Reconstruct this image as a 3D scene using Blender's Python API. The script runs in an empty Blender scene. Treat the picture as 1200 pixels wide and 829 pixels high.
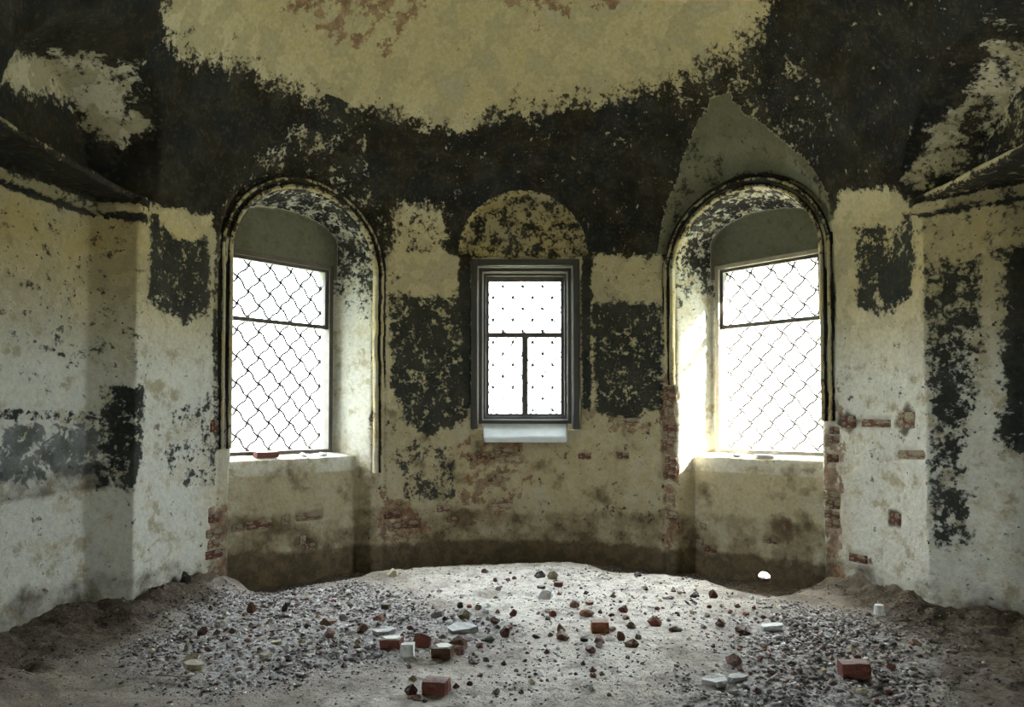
import bpy, bmesh, math, random
import numpy as np
from mathutils import Vector, Matrix

random.seed(7)
RNG = np.random.default_rng(11)
SC = bpy.context.scene
COL = SC.collection
R_ = math.radians

# ---------------------------------------------------------------- camera, sky, sun, exposure
CAM_H = 1.6
FPX = 830.0
cam_d = bpy.data.cameras.new('camera')
cam = bpy.data.objects.new('camera', cam_d)
COL.objects.link(cam)
cam_d.sensor_width = 36.0
cam_d.lens = FPX / 1200 * 36.0
PITCH = 1.6
cam.location = (0, 0, CAM_H)
cam.rotation_euler = (R_(90 + PITCH), 0, 0)
cam_d.shift_y = (490 - 414.5 - FPX * math.tan(R_(PITCH))) / 1200
cam_d.clip_start = 0.05
SC.camera = cam

world = bpy.data.worlds.new('overcast_sky')
SC.world = world
world.use_nodes = True
wn = world.node_tree.nodes
wn['Background'].inputs['Color'].default_value = (0.85, 0.935, 1.0, 1)
_l = world.node_tree.links                                  # overcast: zenith three times the horizon
_tc = wn.new('ShaderNodeTexCoord'); _sx = wn.new('ShaderNodeSeparateXYZ'); _ma = wn.new('ShaderNodeMath'); _mb = wn.new('ShaderNodeMath')
_l.new(_tc.outputs['Generated'], _sx.inputs[0])
_ma.operation = 'MAXIMUM'; _ma.inputs[1].default_value = 0.0; _l.new(_sx.outputs['Z'], _ma.inputs[0])
_mb.operation = 'MULTIPLY_ADD'; _l.new(_ma.outputs[0], _mb.inputs[0])
SKY = 6.0
_mb.inputs[1].default_value = 2 * SKY; _mb.inputs[2].default_value = SKY
_l.new(_mb.outputs[0], wn['Background'].inputs['Strength'])

sun_d = bpy.data.lights.new('sun', 'SUN')
sun_d.energy = 85.0
sun_d.angle = R_(1.5)
sun_d.color = (1.0, 0.93, 0.80)
sun = bpy.data.objects.new('sun', sun_d)
COL.objects.link(sun)
SUN_AZ, SUN_EL = 116.5, 27.0
sdir = Vector((math.sin(R_(SUN_AZ)) * math.cos(R_(SUN_EL)), math.cos(R_(SUN_AZ)) * math.cos(R_(SUN_EL)), math.sin(R_(SUN_EL))))
sun.rotation_euler = sdir.to_track_quat('Z', 'Y').to_euler()

SC.view_settings.view_transform = 'Standard'
SC.view_settings.look = 'None'
SC.view_settings.gamma = 1.0
SC.view_settings.use_curve_mapping = False
SC.view_settings.exposure = 1.88

# ---------------------------------------------------------------- apse dimensions
CX, CY, RR = 0.14, 5.32, 3.30      # centre and radius of the round wall
ZS = 3.00                          # where the half dome springs
AZW = 46.5                         # bearing of the side windows
VW = 3.17                          # flat panel around a side window
VWIN = 3.59                        # plane of the side windows
VINF = 3.37                        # face of the breast wall below the side windows
SILL = 1.16
YEND = 2.6                         # where the apse meets the nave


def axes(az):
    a = R_(az)
    return (math.cos(a), -math.sin(a)), (math.sin(a), math.cos(a))


def portal(az, v, z0, z1, w, u=0.0):
    d = bpy.data.lights.new('window_portal', 'AREA')
    d.shape = 'RECTANGLE'; d.size = w; d.size_y = z1 - z0
    d.cycles.is_portal = True
    o = bpy.data.objects.new('window_portal', d)
    COL.objects.link(o)
    t, n = axes(az)
    o.location = (CX + n[0] * v + t[0] * u, CY + n[1] * v + t[1] * u, (z0 + z1) / 2)
    o.rotation_euler = Vector((n[0], n[1], 0)).to_track_quat('Z', 'Y').to_euler()


for _a in (-AZW, AZW):
    portal(_a, 3.86, 1.15, 3.4, 1.3, 0.09 if _a > 0 else -0.09)
portal(0, 3.83, 1.5, 3.45, 1.1)


# ---------------------------------------------------------------- numpy noise
LAT = np.random.default_rng(3).random((64, 64, 64)).astype(np.float32)


def vnoise(p):
    i = np.floor(p).astype(np.int64)
    f = (p - i).astype(np.float32)
    f = f * f * (3 - 2 * f)
    out = 0
    for dx in (0, 1):
        wx = f[:, 0] if dx else 1 - f[:, 0]
        for dy in (0, 1):
            wy = f[:, 1] if dy else 1 - f[:, 1]
            for dz in (0, 1):
                wz = f[:, 2] if dz else 1 - f[:, 2]
                out = out + LAT[(i[:, 0] + dx) & 63, (i[:, 1] + dy) & 63, (i[:, 2] + dz) & 63] * wx * wy * wz
    return out


def fbm(p, scale, octaves=4, rough=0.55):
    a, s, tot, out = 1.0, scale, 0.0, 0
    for k in range(octaves):
        out = out + a * vnoise(p * s + 17.3 * k)
        tot += a; a *= rough; s *= 2.03
    return out / tot


def sstep(a, b, x):
    t = np.clip((x - a) / (b - a), 0, 1)
    return t * t * (3 - 2 * t)


# ---------------------------------------------------------------- the hollow of the apse as a distance field
def local(x, y, az):
    t, n = axes(az)
    dx, dy = x - CX, y - CY
    return dx * t[0] + dy * t[1], dx * n[0] + dy * n[1]


def air(p):
    x, y, z = p[:, 0], p[:, 1], p[:, 2]
    dx = x - CX
    d = np.sqrt(dx ** 2 + np.maximum(y - CY, 0) ** 2 + np.maximum(z - ZS, 0) ** 2) - RR

    def arch(u, z, w, s, rise):
        zz = np.maximum(z - s, 0)
        return (np.sqrt((u / w) ** 2 + (zz / rise) ** 2) - 1) * np.minimum(w, rise)

    for az in (-AZW, AZW):                                  # hood, niche and opening of the side windows
        u, v = local(x, y, az)
        w = np.maximum(0.98 + (VW - v) * 0.45, 0.1)
        rise = np.maximum(0.97 + (VW - v) * 1.35, 0.1)
        d = np.minimum(d, np.maximum.reduce([arch(u, z, w, 3.25, rise) / 1.6, v - VW, 2.72 - v]))
        k = np.clip((v - VW) / (VWIN - VW), -0.4, 1)
        uo = u * (1 if az > 0 else -1)
        a = arch(u, z, np.where(uo > 0, 0.84 - 0.06 * k, 0.84 - 0.24 * k), 3.25 + 0.35 * k, 0.78 - 0.50 * k)
        zsill = SILL + (v - VINF) * 0.25
        d = np.minimum(d, np.maximum.reduce([a, v - VINF, 2.5 - v]))
        d = np.minimum(d, np.maximum.reduce([a, zsill - z, v - VWIN, 2.5 - v]))
        d = np.minimum(d, np.maximum.reduce([np.abs(uo - 0.09) - 0.59, 1.22 - z, z - 3.32, 3.3 - v]))
    u, v = local(x, y, 0)                                   # centre window
    w = np.maximum(0.77 + (3.26 - v) * 0.8, 0.1)
    d = np.minimum(d, np.maximum.reduce([arch(u, z, w, 3.58, w) / 1.35, v - 3.27, 3.56 - z, 2.55 - v]))
    d = np.minimum(d, np.maximum.reduce([np.abs(u - 0.02) - 0.66, 1.46 - z, z - 3.53, v - 3.52, 2.0 - v]))
    d = np.minimum(d, np.maximum.reduce([np.abs(u - 0.02) - 0.5, 1.54 - z, z - 3.4, 3.3 - v]))
    for az, w0, rise, cu in ((-94, 0.80, 0.82, 0.0), (94, 1.25, 0.72, 0.55)):   # hoods of the side bays
        u, v = local(x, y, az)
        g = np.maximum(1 + (3.5 - v) * 0.45, 0.2)
        d = np.minimum(d, np.maximum.reduce([arch(u - cu, z, w0 * g, 3.45, rise * g) / 1.2, v - 3.6, 1.5 - v, 3.45 - z]))
    # blind recesses below the ledges of the side bays

    def half(ax, ay, bx, by):                               # signed distance, inside to the right of a>b
        ex, ey = bx - ax, by - ay
        L = math.hypot(ex, ey)
        return -((x - ax) * ey - (y - ay) * ex) / L
    dl = np.maximum.reduce([half(-3.46, 5.77, -3.09, 5.87), half(-3.64, 5.0, -3.46, 5.77), z - 3.40, x + 1.0, 4.1 - y])
    dr = np.maximum.reduce([half(3.42, 5.80, 4.05, 5.15), x - 4.25, z - 3.38, 1.0 - x, 4.1 - y])
    d = np.minimum(d, np.minimum(dl, dr))
    ql = np.maximum(half(-3.46, 5.77, -3.09, 5.87), half(-3.64, 5.0, -3.46, 5.77))     # rounded ledges along the recess heads
    d = np.where((x < -3.04) & (y < 5.9), np.maximum(d, 0.085 - np.hypot(ql, z - 3.36)), d)
    qr = half(3.42, 5.80, 4.05, 5.15)
    d = np.where((x > 3.30) & (y < 5.9), np.maximum(d, 0.075 - np.hypot(qr, z - 3.36)), d)
    u, v = local(x, y, AZW)                                 # vent at the foot of the wall under the right window
    g = np.maximum(v - VINF, 0)
    hole = np.sqrt(((u - 0.13 + g * 0.5) / 1.0) ** 2 + ((z + 0.085 + g * 0.24) / 0.85) ** 2) - 0.065 - g * 0.12
    d = np.minimum(d, np.maximum(hole, 3.2 - v))
    return d


H = 0.02
LO = np.array([-4.4, YEND, -0.36]); NB = np.array([55, 43, 45]); B = 8     # blocks of 8 cells
NN = NB * B + 1


def build_shell():
    grid = np.empty(NN, np.float32)
    bi = np.stack(np.meshgrid(*[np.arange(n) for n in NB], indexing='ij'), -1).reshape(-1, 3)
    cen = LO + (bi * B + B / 2) * H
    dc = air(cen).astype(np.float32)
    full = dc.reshape(NB)
    grid[:-1, :-1, :-1] = np.repeat(np.repeat(np.repeat(full, B, 0), B, 1), B, 2)
    grid[-1] = grid[-2]; grid[:, -1] = grid[:, -2]; grid[:, :, -1] = grid[:, :, -2]
    act = bi[np.abs(dc) < 0.24]
    loc = np.stack(np.meshgrid(*[np.arange(B + 1)] * 3, indexing='ij'), -1).reshape(-1, 3)
    for s in range(0, len(act), 1500):
        idx = (act[s:s + 1500, None, :] * B + loc[None]).reshape(-1, 3)
        grid[idx[:, 0], idx[:, 1], idx[:, 2]] = air(LO + idx * H)
    neg = grid < 0
    # surface nets
    cells = np.zeros(NN - 1, np.int8)
    for a in (0, 1):
        for b in (0, 1):
            for c in (0, 1):
                cells += neg[a:NN[0] - 1 + a, b:NN[1] - 1 + b, c:NN[2] - 1 + c]
    cidx = np.argwhere((cells > 0) & (cells < 8))
    vid = np.full(NN - 1, -1, np.int32)
    vid[cidx[:, 0], cidx[:, 1], cidx[:, 2]] = np.arange(len(cidx))
    acc = np.zeros((len(cidx), 3)); cnt = np.zeros(len(cidx))
    corners = [(a, b, c) for a in (0, 1) for b in (0, 1) for c in (0, 1)]
    for A in corners:
        for ax in range(3):
            if A[ax]:
                continue
            Bc = list(A); Bc[ax] = 1
            ga = grid[cidx[:, 0] + A[0], cidx[:, 1] + A[1], cidx[:, 2] + A[2]]
            gb = grid[cidx[:, 0] + Bc[0], cidx[:, 1] + Bc[1], cidx[:, 2] + Bc[2]]
            m = (ga < 0) != (gb < 0)
            t = np.where(m, ga / np.where(m, ga - gb, 1), 0)
            pt = np.tile(np.array(A, float), (len(cidx), 1)); pt[:, ax] = t
            acc[m] += pt[m]; cnt[m] += 1
    verts = LO + (cidx + acc / cnt[:, None]) * H
    quads = []
    for ax in range(3):
        o1, o2 = [(1, 2), (2, 0), (0, 1)][ax]
        sl0 = [slice(None)] * 3; sl1 = [slice(None)] * 3
        sl0[ax] = slice(0, -1); sl1[ax] = slice(1, None)
        e = np.argwhere(neg[tuple(sl0)] != neg[tuple(sl1)])
        e = e[(e[:, o1] > 0) & (e[:, o2] > 0) & (e[:, o1] < NN[o1] - 1) & (e[:, o2] < NN[o2] - 1)]
        q = []
        for s1, s2 in ((1, 1), (0, 1), (0, 0), (1, 0)):
            c = e.copy(); c[:, o1] -= s1; c[:, o2] -= s2
            q.append(vid[c[:, 0], c[:, 1], c[:, 2]])
        q = np.stack(q, 1)
        flip = neg[e[:, 0], e[:, 1], e[:, 2]]                # normals must look into the hollow
        q[flip] = q[flip][:, ::-1]
        quads.append(q)
    quads = np.concatenate(quads)
    return verts, quads


SHV, SHQ = build_shell()


def face_geo(V, Q):
    a, b, c, d = (V[Q[:, i]] for i in range(4))
    fn = np.cross(c - a, d - b)
    return (a + b + c + d) / 4, fn


def vert_normals(V, Q):
    _, fn = face_geo(V, Q)
    N = np.zeros_like(V)
    for i in range(4):
        np.add.at(N, Q[:, i], fn)
    return N / np.maximum(np.linalg.norm(N, axis=1, keepdims=True), 1e-9)


# ---------------------------------------------------------------- stains, soot and bare brick, with some painted shade, on the walls
# outlines in (bearing in degrees, height in metres): kind, strength, feather, points
STAINS_AND_SHADE = [
    ('soot_shade', .66, .22, [(-78.3, 3.35), (-66.1, 3.44), (-65.7, 2.57), (-70.9, 2.47), (-76.3, 2.56), (-78.2, 2.62)]),
    ('soot_shade', .66, .16, [(-82.1, 1.85), (-79.0, 1.85), (-78.9, 1.38), (-80.5, 1.0), (-82.2, 1.04)]),
    ('soot_shade', .50, .10, [(-108, 1.67), (-82.0, 1.64), (-82.0, 1.58), (-108, 1.60)]),
    ('paint', .66, .20, [(-108, 1.56), (-82.2, 1.54), (-82.2, 1.17), (-88.0, 1.15), (-108, 1.17)]),
    ('damp', .56, .16, [(-108, 1.20), (-82.2, 1.22), (-82.2, 1.02), (-108, 0.98)]),
    ('soot_shade', .33, .5, [(-99, 3.4), (-79.2, 3.4), (-79.0, 1.89), (-87.3, 2.2), (-96, 2.28)]),
    ('soot_shade', .42, .3, [(-72.4, 1.64), (-65.0, 1.78), (-64.4, 0.99), (-73.1, 1.07)]),
    ('soot_shade', .55, .12, [(-64.6, 3.3), (-62.6, 3.3), (-62.6, 1.3), (-64.6, 1.3)]),
    ('soot_shade', .63, .25, [(-28.1, 3.04), (-11.9, 3.05), (-11.8, 1.6), (-20.4, 1.4), (-25.8, 1.6), (-27.7, 2.0)]),
    ('soot_shade', .48, .3, [(-26.8, 1.25), (-15.0, 1.24), (-15.0, 0.68), (-24.0, 0.65)]),
    ('soot_shade', .80, .10, [(-14.0, 3.6), (-11.0, 3.6), (-11.0, 1.7), (-12.9, 1.7)]),
    ('soot_shade', .80, .10, [(12.2, 3.6), (14.6, 3.6), (14.1, 1.7), (12.3, 1.7)]),
    ('soot_shade', .64, .25, [(14.2, 2.99), (29.0, 2.94), (29.3, 1.75), (22.6, 1.55), (15.5, 1.7)]),
    ('soot_shade', .62, .2, [(68.0, 3.51), (79.2, 3.33), (78.8, 2.60), (72.4, 2.52), (68.3, 2.63)]),
    ('soot_shade', .90, .2, [(71.0, 2.98), (78.5, 2.98), (78.5, 2.60), (73.0, 2.56)]),
    ('soot_shade', .56, .25, [(81.5, 2.9), (86.3, 2.81), (86.5, 2.07), (84.1, 1.12), (85.5, 0.6), (81.9, 0.56), (81.7, 1.67)]),
    ('soot_shade', .78, .2, [(88.0, 2.92), (93, 2.89), (93, 1.31), (88.1, 1.34)]),
    ('soot_shade', .33, .4, [(81.0, 3.4), (95, 3.4), (95, 2.9), (81, 2.9)]),
    ('soot_shade', .85, .07, [(-104, 3.29), (-78.9, 3.29), (-78.9, 3.245), (-104, 3.245)]),  # shadow line under the left ledge, painted into the wall colour
    ('soot_shade', .70, .08, [(80.5, 3.29), (104, 3.29), (104, 3.24), (80.5, 3.25)]),  # the same painted shadow line under the right ledge
    ('clear', .62, .30, [(-104, 3.86), (-92.4, 4.26), (-88.0, 4.32), (-81.2, 4.02), (-81.8, 3.90), (-87.8, 4.12), (-94.4, 3.97), (-104, 3.76)]),
    ('clear', .36, .16, [(79.0, 3.60), (84.4, 3.92), (98, 4.20), (98, 4.12), (84.2, 3.84), (79.9, 3.55)]),
    ('clear', .22, .3, [(84, 3.75), (98, 3.95), (98, 3.5), (84, 3.5)]),
    ('clear', .6, .18, [(-75.5, 3.38), (-66.2, 3.50), (-66.0, 3.34), (-73.0, 3.26)]),
    ('clear', .6, .2, [(66.7, 3.69), (76.5, 3.56), (76.1, 3.32), (67.9, 3.47)]),
    ('clear', .40, .4, [(-27, 4.0), (-19, 4.0), (-18, 3.5), (-27, 3.5)]),
    ('clear', .12, .5, [(40, 4.9), (66, 4.9), (66, 4.3), (50, 4.4)]),
    ('brick', .50, .3, [(-14, 1.3), (-1, 1.34), (2, 0.7), (-3, 0.42), (-12, 0.5)]),
    ('brick', .60, .25, [(-30.0, 0.75), (-24, 0.55), (-20, 0.28), (-30, 0.15)]),
    ('brick', .52, .2, [(19, 1.7), (25, 1.7), (25, 1.45), (19, 1.45)]),
    ('brick', .58, .25, [(29.0, 2.05), (31.5, 2.05), (31.5, 0.1), (29.5, 0.1)]),
    ('brick', .55, .2, [(61.5, 1.95), (64.6, 1.95), (64.6, 0.1), (61.5, 0.1)]),
    ('brick', .55, .15, [(-64.5, 0.75), (-62, 0.75), (-62, 0.1), (-65, 0.1)]),
    ('brick', .48, .5, [(-66, 5.35), (-38, 5.4), (-30, 5.9), (-66, 6.2)]),
    ('brick', .42, .5, [(-5, 5.8), (30, 5.8), (30, 6.2), (-5, 6.2)]),
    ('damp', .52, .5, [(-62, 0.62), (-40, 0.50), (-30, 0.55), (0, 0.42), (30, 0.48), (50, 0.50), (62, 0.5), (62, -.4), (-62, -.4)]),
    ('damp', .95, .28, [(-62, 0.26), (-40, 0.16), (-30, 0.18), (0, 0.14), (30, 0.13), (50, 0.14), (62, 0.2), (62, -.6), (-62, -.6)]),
    ('damp', .60, .16, [(66.1, 1.66), (68.2, 1.57), (66.3, 1.45), (64.0, 1.55)]),
    ('damp', .60, .14, [(77.6, 1.72), (78.9, 1.6), (77.0, 1.46), (75.2, 1.55)]),
    ('damp', .55, .12, [(73.8, .79), (75.8, .79), (75.8, .66), (73.8, .66)]),
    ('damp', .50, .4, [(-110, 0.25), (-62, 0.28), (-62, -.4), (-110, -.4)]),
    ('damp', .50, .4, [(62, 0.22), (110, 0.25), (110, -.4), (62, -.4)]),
    ('damp', .40, .8, [(-30, 1.6), (30, 1.6), (30, -.4), (-30, -.4)]),  # brownish grime that also paints in the shade below the centre window
    ('damp', .40, .5, [(-61, 1.0), (-32, 1.0), (-32, -.4), (-61, -.4)]),  # grime and painted shade on the breast wall, left window
    ('damp', .38, .5, [(32, 1.0), (61, 1.0), (61, -.4), (32, -.4)]),  # grime and painted shade on the breast wall, right window
    ('soot_shade', .28, .6, [(-30, 3.4), (30, 3.4), (30, 0.2), (-30, 0.2)]),
    ('soot_shade', .22, .6, [(-100, 3.2), (-63, 3.2), (-63, 0.2), (-100, 0.2)]),
    ('soot_shade', .22, .6, [(63, 3.2), (100, 3.2), (100, 0.2), (63, 0.2)]),
    ('white', .85, .9, [(-110, 2.25), (-62.5, 2.3), (-62.5, 0.0), (-110, 0.0)]),
    ('white', .80, .9, [(62.5, 2.3), (110, 1.9), (110, 0.0), (62.5, 0.0)]),
    ('ochre', .95, 1.0, [(-110, 3.6), (-63, 3.6), (-63, 2.6), (-110, 2.5)]),
    ('ochre', .85, 1.0, [(64, 3.6), (110, 3.6), (110, 2.5), (64, 2.5)]),
    ('ochre', .70, .8, [(-30, 4), (30, 4), (30, -.3), (-30, -.3)]),
    ('ochre', .62, .8, [(-62, 1.1), (-31, 1.1), (-31, -.3), (-62, -.3)]),
    ('ochre', .62, .8, [(31, 1.1), (62, 1.1), (62, -.3), (31, -.3)]),
    ('ochre', .75, 1.0, [(-110, 7), (110, 7), (110, 4.9), (-110, 4.9)]),
]
SOOT_TOP = np.array([(-180, 7), (-96, 7), (-92, 4.9), (-85.8, 4.61), (-76.7, 4.67), (-69.4, 4.77), (-59.5, 4.82), (-49.4, 4.85), (-43.0, 4.80), (-37.5, 4.91), (-29.3, 4.91),
                     (-19.1, 4.88), (-13.0, 4.89), (-9.0, 5.03), (5.3, 5.10), (18.0, 5.13), (30.4, 5.11), (39.1, 5.15), (50.1, 5.18), (58.8, 5.18), (64.0, 5.29), (69.9, 5.4), (76, 7), (180, 7)])
SOOT_BOT = np.array([(-180, 3.40), (-80.3, 3.40), (-76.8, 3.38), (-71.4, 3.42), (-66.8, 3.28), (-63.5, 3.35), (-55, 3.3), (-35, 3.3), (-28, 3.47), (-13, 3.56), (14, 3.56), (29, 3.47),
                     (35, 3.3), (58, 3.4), (65.7, 3.60), (71.5, 3.57), (80.5, 3.42), (180, 3.41)])

def polar(V):
    return np.degrees(np.arctan2(V[:, 0] - CX, V[:, 1] - CY)), V[:, 2], np.hypot(V[:, 0] - CX, V[:, 1] - CY)


def poly_dist(px, py, poly):
    """signed distance to a polygon, positive inside"""
    P = np.array(poly, float)
    dmin = np.full(len(px), 1e9); inside = np.zeros(len(px), bool)
    for i in range(len(P)):
        ax, ay = P[i]; bx, by = P[(i + 1) % len(P)]
        ex, ey = bx - ax, by - ay
        t = np.clip(((px - ax) * ex + (py - ay) * ey) / max(ex * ex + ey * ey, 1e-12), 0, 1)
        dmin = np.minimum(dmin, np.hypot(px - ax - t * ex, py - ay - t * ey))
        if ay != by:
            c = ((ay > py) != (by > py)) & (px < (bx - ax) * (py - ay) / (by - ay) + ax)
            inside ^= c
    return np.where(inside, dmin, -dmin)


DEG = RR * math.pi / 180


def wall_masks(V):
    az, z, r = polar(V)
    sx = az * DEG
    out = {k: np.zeros(len(V)) for k in ('soot_shade', 'paint', 'brick', 'damp', 'ochre', 'white', 'clear', 'grey', 'teal')}
    top = np.interp(az, SOOT_TOP[:, 0], SOOT_TOP[:, 1]); bot = np.interp(az, SOOT_BOT[:, 0], SOOT_BOT[:, 1])
    smax = np.interp(az, [-100, -60, -28, -10, 25, 50, 70, 100], [.90, .96, .82, .78, .78, .76, .84, .78])
    out['soot_shade'] = np.clip(np.minimum(.5 + np.minimum((z - bot) / .22, (top - z) / .5), smax), 0, 2)
    # window niches: mottled soffits, grey boards of mortar above the frames
    for side in (-AZW, AZW):
        u, v = local(V[:, 0], V[:, 1], side)
        ins = (np.abs(u) < 0.95) & (v > VW + 0.025) & (v < 4.1)
        k = sstep(2.2, 3.4, z)
        out['soot_shade'] = np.where(ins, np.clip(k * 0.56, 0, .56), out['soot_shade'])
        tymp = ins & (v > VWIN - 0.015) & (z > 3.2)
        out['soot_shade'] = np.where(tymp, 0.1, out['soot_shade'])
        out['grey'] = np.where(tymp, 1.0, out['grey'])
        hood = (v > 2.70) & (np.hypot(u / (0.98 + (VW - v) * 0.45), np.maximum(z - 3.25, 0) / (0.97 + (VW - v) * 1.35)) < 1.03) & (z > 3.5) & (v < VW + 0.02)
        out['soot_shade'] = np.where(hood, .66 if side < 0 else .38, out['soot_shade'])
        out['grey'] = np.where(hood & (side > 0), 1.0, out['grey'])
        out['white'] = np.maximum(out['white'], np.where(ins & (v > VW) & (z > 1.0), 0.8, 0))
    u, v = local(V[:, 0], V[:, 1], 0)
    lun = (v > 3.24) & (z > 3.56) & (np.abs(u) < 0.8)
    out['soot_shade'] = np.where(lun, .50, out['soot_shade'])
    out['ochre'] = np.where(lun, 1.0, out['ochre'])
    out['teal'] = 1 - sstep(3.2, 3.45, z)
    # undersides over the side recesses are sooty, the rounded ledges less so
    und = (np.abs(z - 3.39) < 0.035) & (np.abs(az) > 79)
    out['soot_shade'] = np.where(und, .80, out['soot_shade'])
    led = (z < 3.455) & (z > 3.27) & (np.abs(az) > 78.6) & (r > np.where(az < 0, 3.40, 3.36))
    out['soot_shade'] = np.where(led & ~und, .42, out['soot_shade'])
    out['grey'] = np.where(led, .55, out['grey'])
    for kind, st, fe, poly in STAINS_AND_SHADE:
        pl = [(a * DEG, h) for a, h in poly]
        P = np.array(pl)
        m = (sx > P[:, 0].min() - fe) & (sx < P[:, 0].max() + fe) & (z > P[:, 1].min() - fe) & (z < P[:, 1].max() + fe)
        if kind == 'soot_shade':                                     # not inside the niches
            m &= ~((np.abs(np.abs(az) - AZW) < 15) & (r > RR + 0.03))
        if not m.any(): continue
        d = poly_dist(sx[m], z[m], pl)
        val = np.clip(np.minimum(.5 + d / fe, st), 0, 1)
        out[kind][m] = np.maximum(out[kind][m], val)
    out['soot_shade'] = np.maximum(out['soot_shade'] - out['clear'], 0.08)
    for nm in ('brick', 'damp'):
        out[nm] = np.maximum(out[nm], 0.1)
    out.pop('clear')
    return out


def set_mesh(name, V, F, attrs=None, smooth=True):
    me = bpy.data.meshes.new(name)
    if isinstance(F, np.ndarray):
        n, k = F.shape
        me.vertices.add(len(V)); me.vertices.foreach_set('co', np.asarray(V, np.float32).ravel())
        me.loops.add(n * k); me.loops.foreach_set('vertex_index', F.astype(np.int32).ravel())
        me.polygons.add(n); me.polygons.foreach_set('loop_start', np.arange(0, n * k, k, dtype=np.int32))
        me.update(calc_edges=True)
    else:
        me.from_pydata([tuple(v) for v in V], [], F)
        me.update()
    me.validate()
    if smooth:
        me.polygons.foreach_set('use_smooth', np.ones(len(me.polygons), bool))
    if attrs:
        for k_, a in attrs.items():
            at = me.attributes.new(k_, 'FLOAT', 'POINT')
            at.data.foreach_set('value', np.asarray(a, np.float32))
    return me


def link(name, me, mat=None, parent=None):
    o = bpy.data.objects.new(name, me)
    COL.objects.link(o)
    if mat and not me.materials:
        me.materials.append(mat)
    if parent:
        o.parent = parent
    return o


def tag(o, label=None, cat=None, group=None, kind=None):
    if label: o['label'] = label
    if cat: o['category'] = cat
    if group: o['group'] = group
    if kind: o['kind'] = kind
    return o


# ---------------------------------------------------------------- materials
def new_mat(name):
    m = bpy.data.materials.new(name)
    m.use_nodes = True
    nt = m.node_tree
    return m, nt, nt.nodes['Principled BSDF']


class NT:
    """short hand for node building"""
    def __init__(self, nt):
        self.nt = nt
        self.pos = self.n('ShaderNodeTexCoord').outputs['Object']

    def n(self, t, **kw):
        nd = self.nt.nodes.new(t)
        for k, v in kw.items():
            setattr(nd, k, v)
        return nd

    def put(self, sock, v):
        if isinstance(v, bpy.types.NodeSocket):
            self.nt.links.new(v, sock)
        elif isinstance(v, (tuple, list)) and len(v) == 3 and sock.type == 'RGBA':
            sock.default_value = (*v, 1)
        else:
            sock.default_value = v

    def noise(self, scale, detail=4, rough=0.55, vec=None, dist=0.0):
        nd = self.n('ShaderNodeTexNoise')
        self.put(nd.inputs['Vector'], vec or self.pos)
        nd.inputs['Scale'].default_value = scale
        nd.inputs['Detail'].default_value = detail
        nd.inputs['Roughness'].default_value = rough
        nd.inputs['Distortion'].default_value = dist
        return nd.outputs['Fac']

    def m(self, op, a, b=0.0, c=0.0):
        nd = self.n('ShaderNodeMath', operation=op)
        self.put(nd.inputs[0], a); self.put(nd.inputs[1], b)
        if op in ('MULTIPLY_ADD',): self.put(nd.inputs[2], c)
        return nd.outputs[0]

    def step(self, x, a, b):
        nd = self.n('ShaderNodeMapRange', interpolation_type='SMOOTHSTEP')
        self.put(nd.inputs['Value'], x)
        self.put(nd.inputs['From Min'], a); self.put(nd.inputs['From Max'], b)
        return nd.outputs[0]

    def mix(self, f, a, b, bt='MIX'):
        nd = self.n('ShaderNodeMix', data_type='RGBA', blend_type=bt)
        self.put(nd.inputs['Factor'], f)
        self.put(nd.inputs[6], a); self.put(nd.inputs[7], b)
        return nd.outputs[2]

    def attr(self, name):
        nd = self.n('ShaderNodeAttribute', attribute_name=name)
        return nd.outputs['Fac']

    def bump(self, h, strength, dist=0.01, prev=None):
        nd = self.n('ShaderNodeBump')
        nd.inputs['Strength'].default_value = strength
        nd.inputs['Distance'].default_value = dist
        self.put(nd.inputs['Height'], h)
        if prev: self.put(nd.inputs['Normal'], prev)
        return nd.outputs[0]


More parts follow.
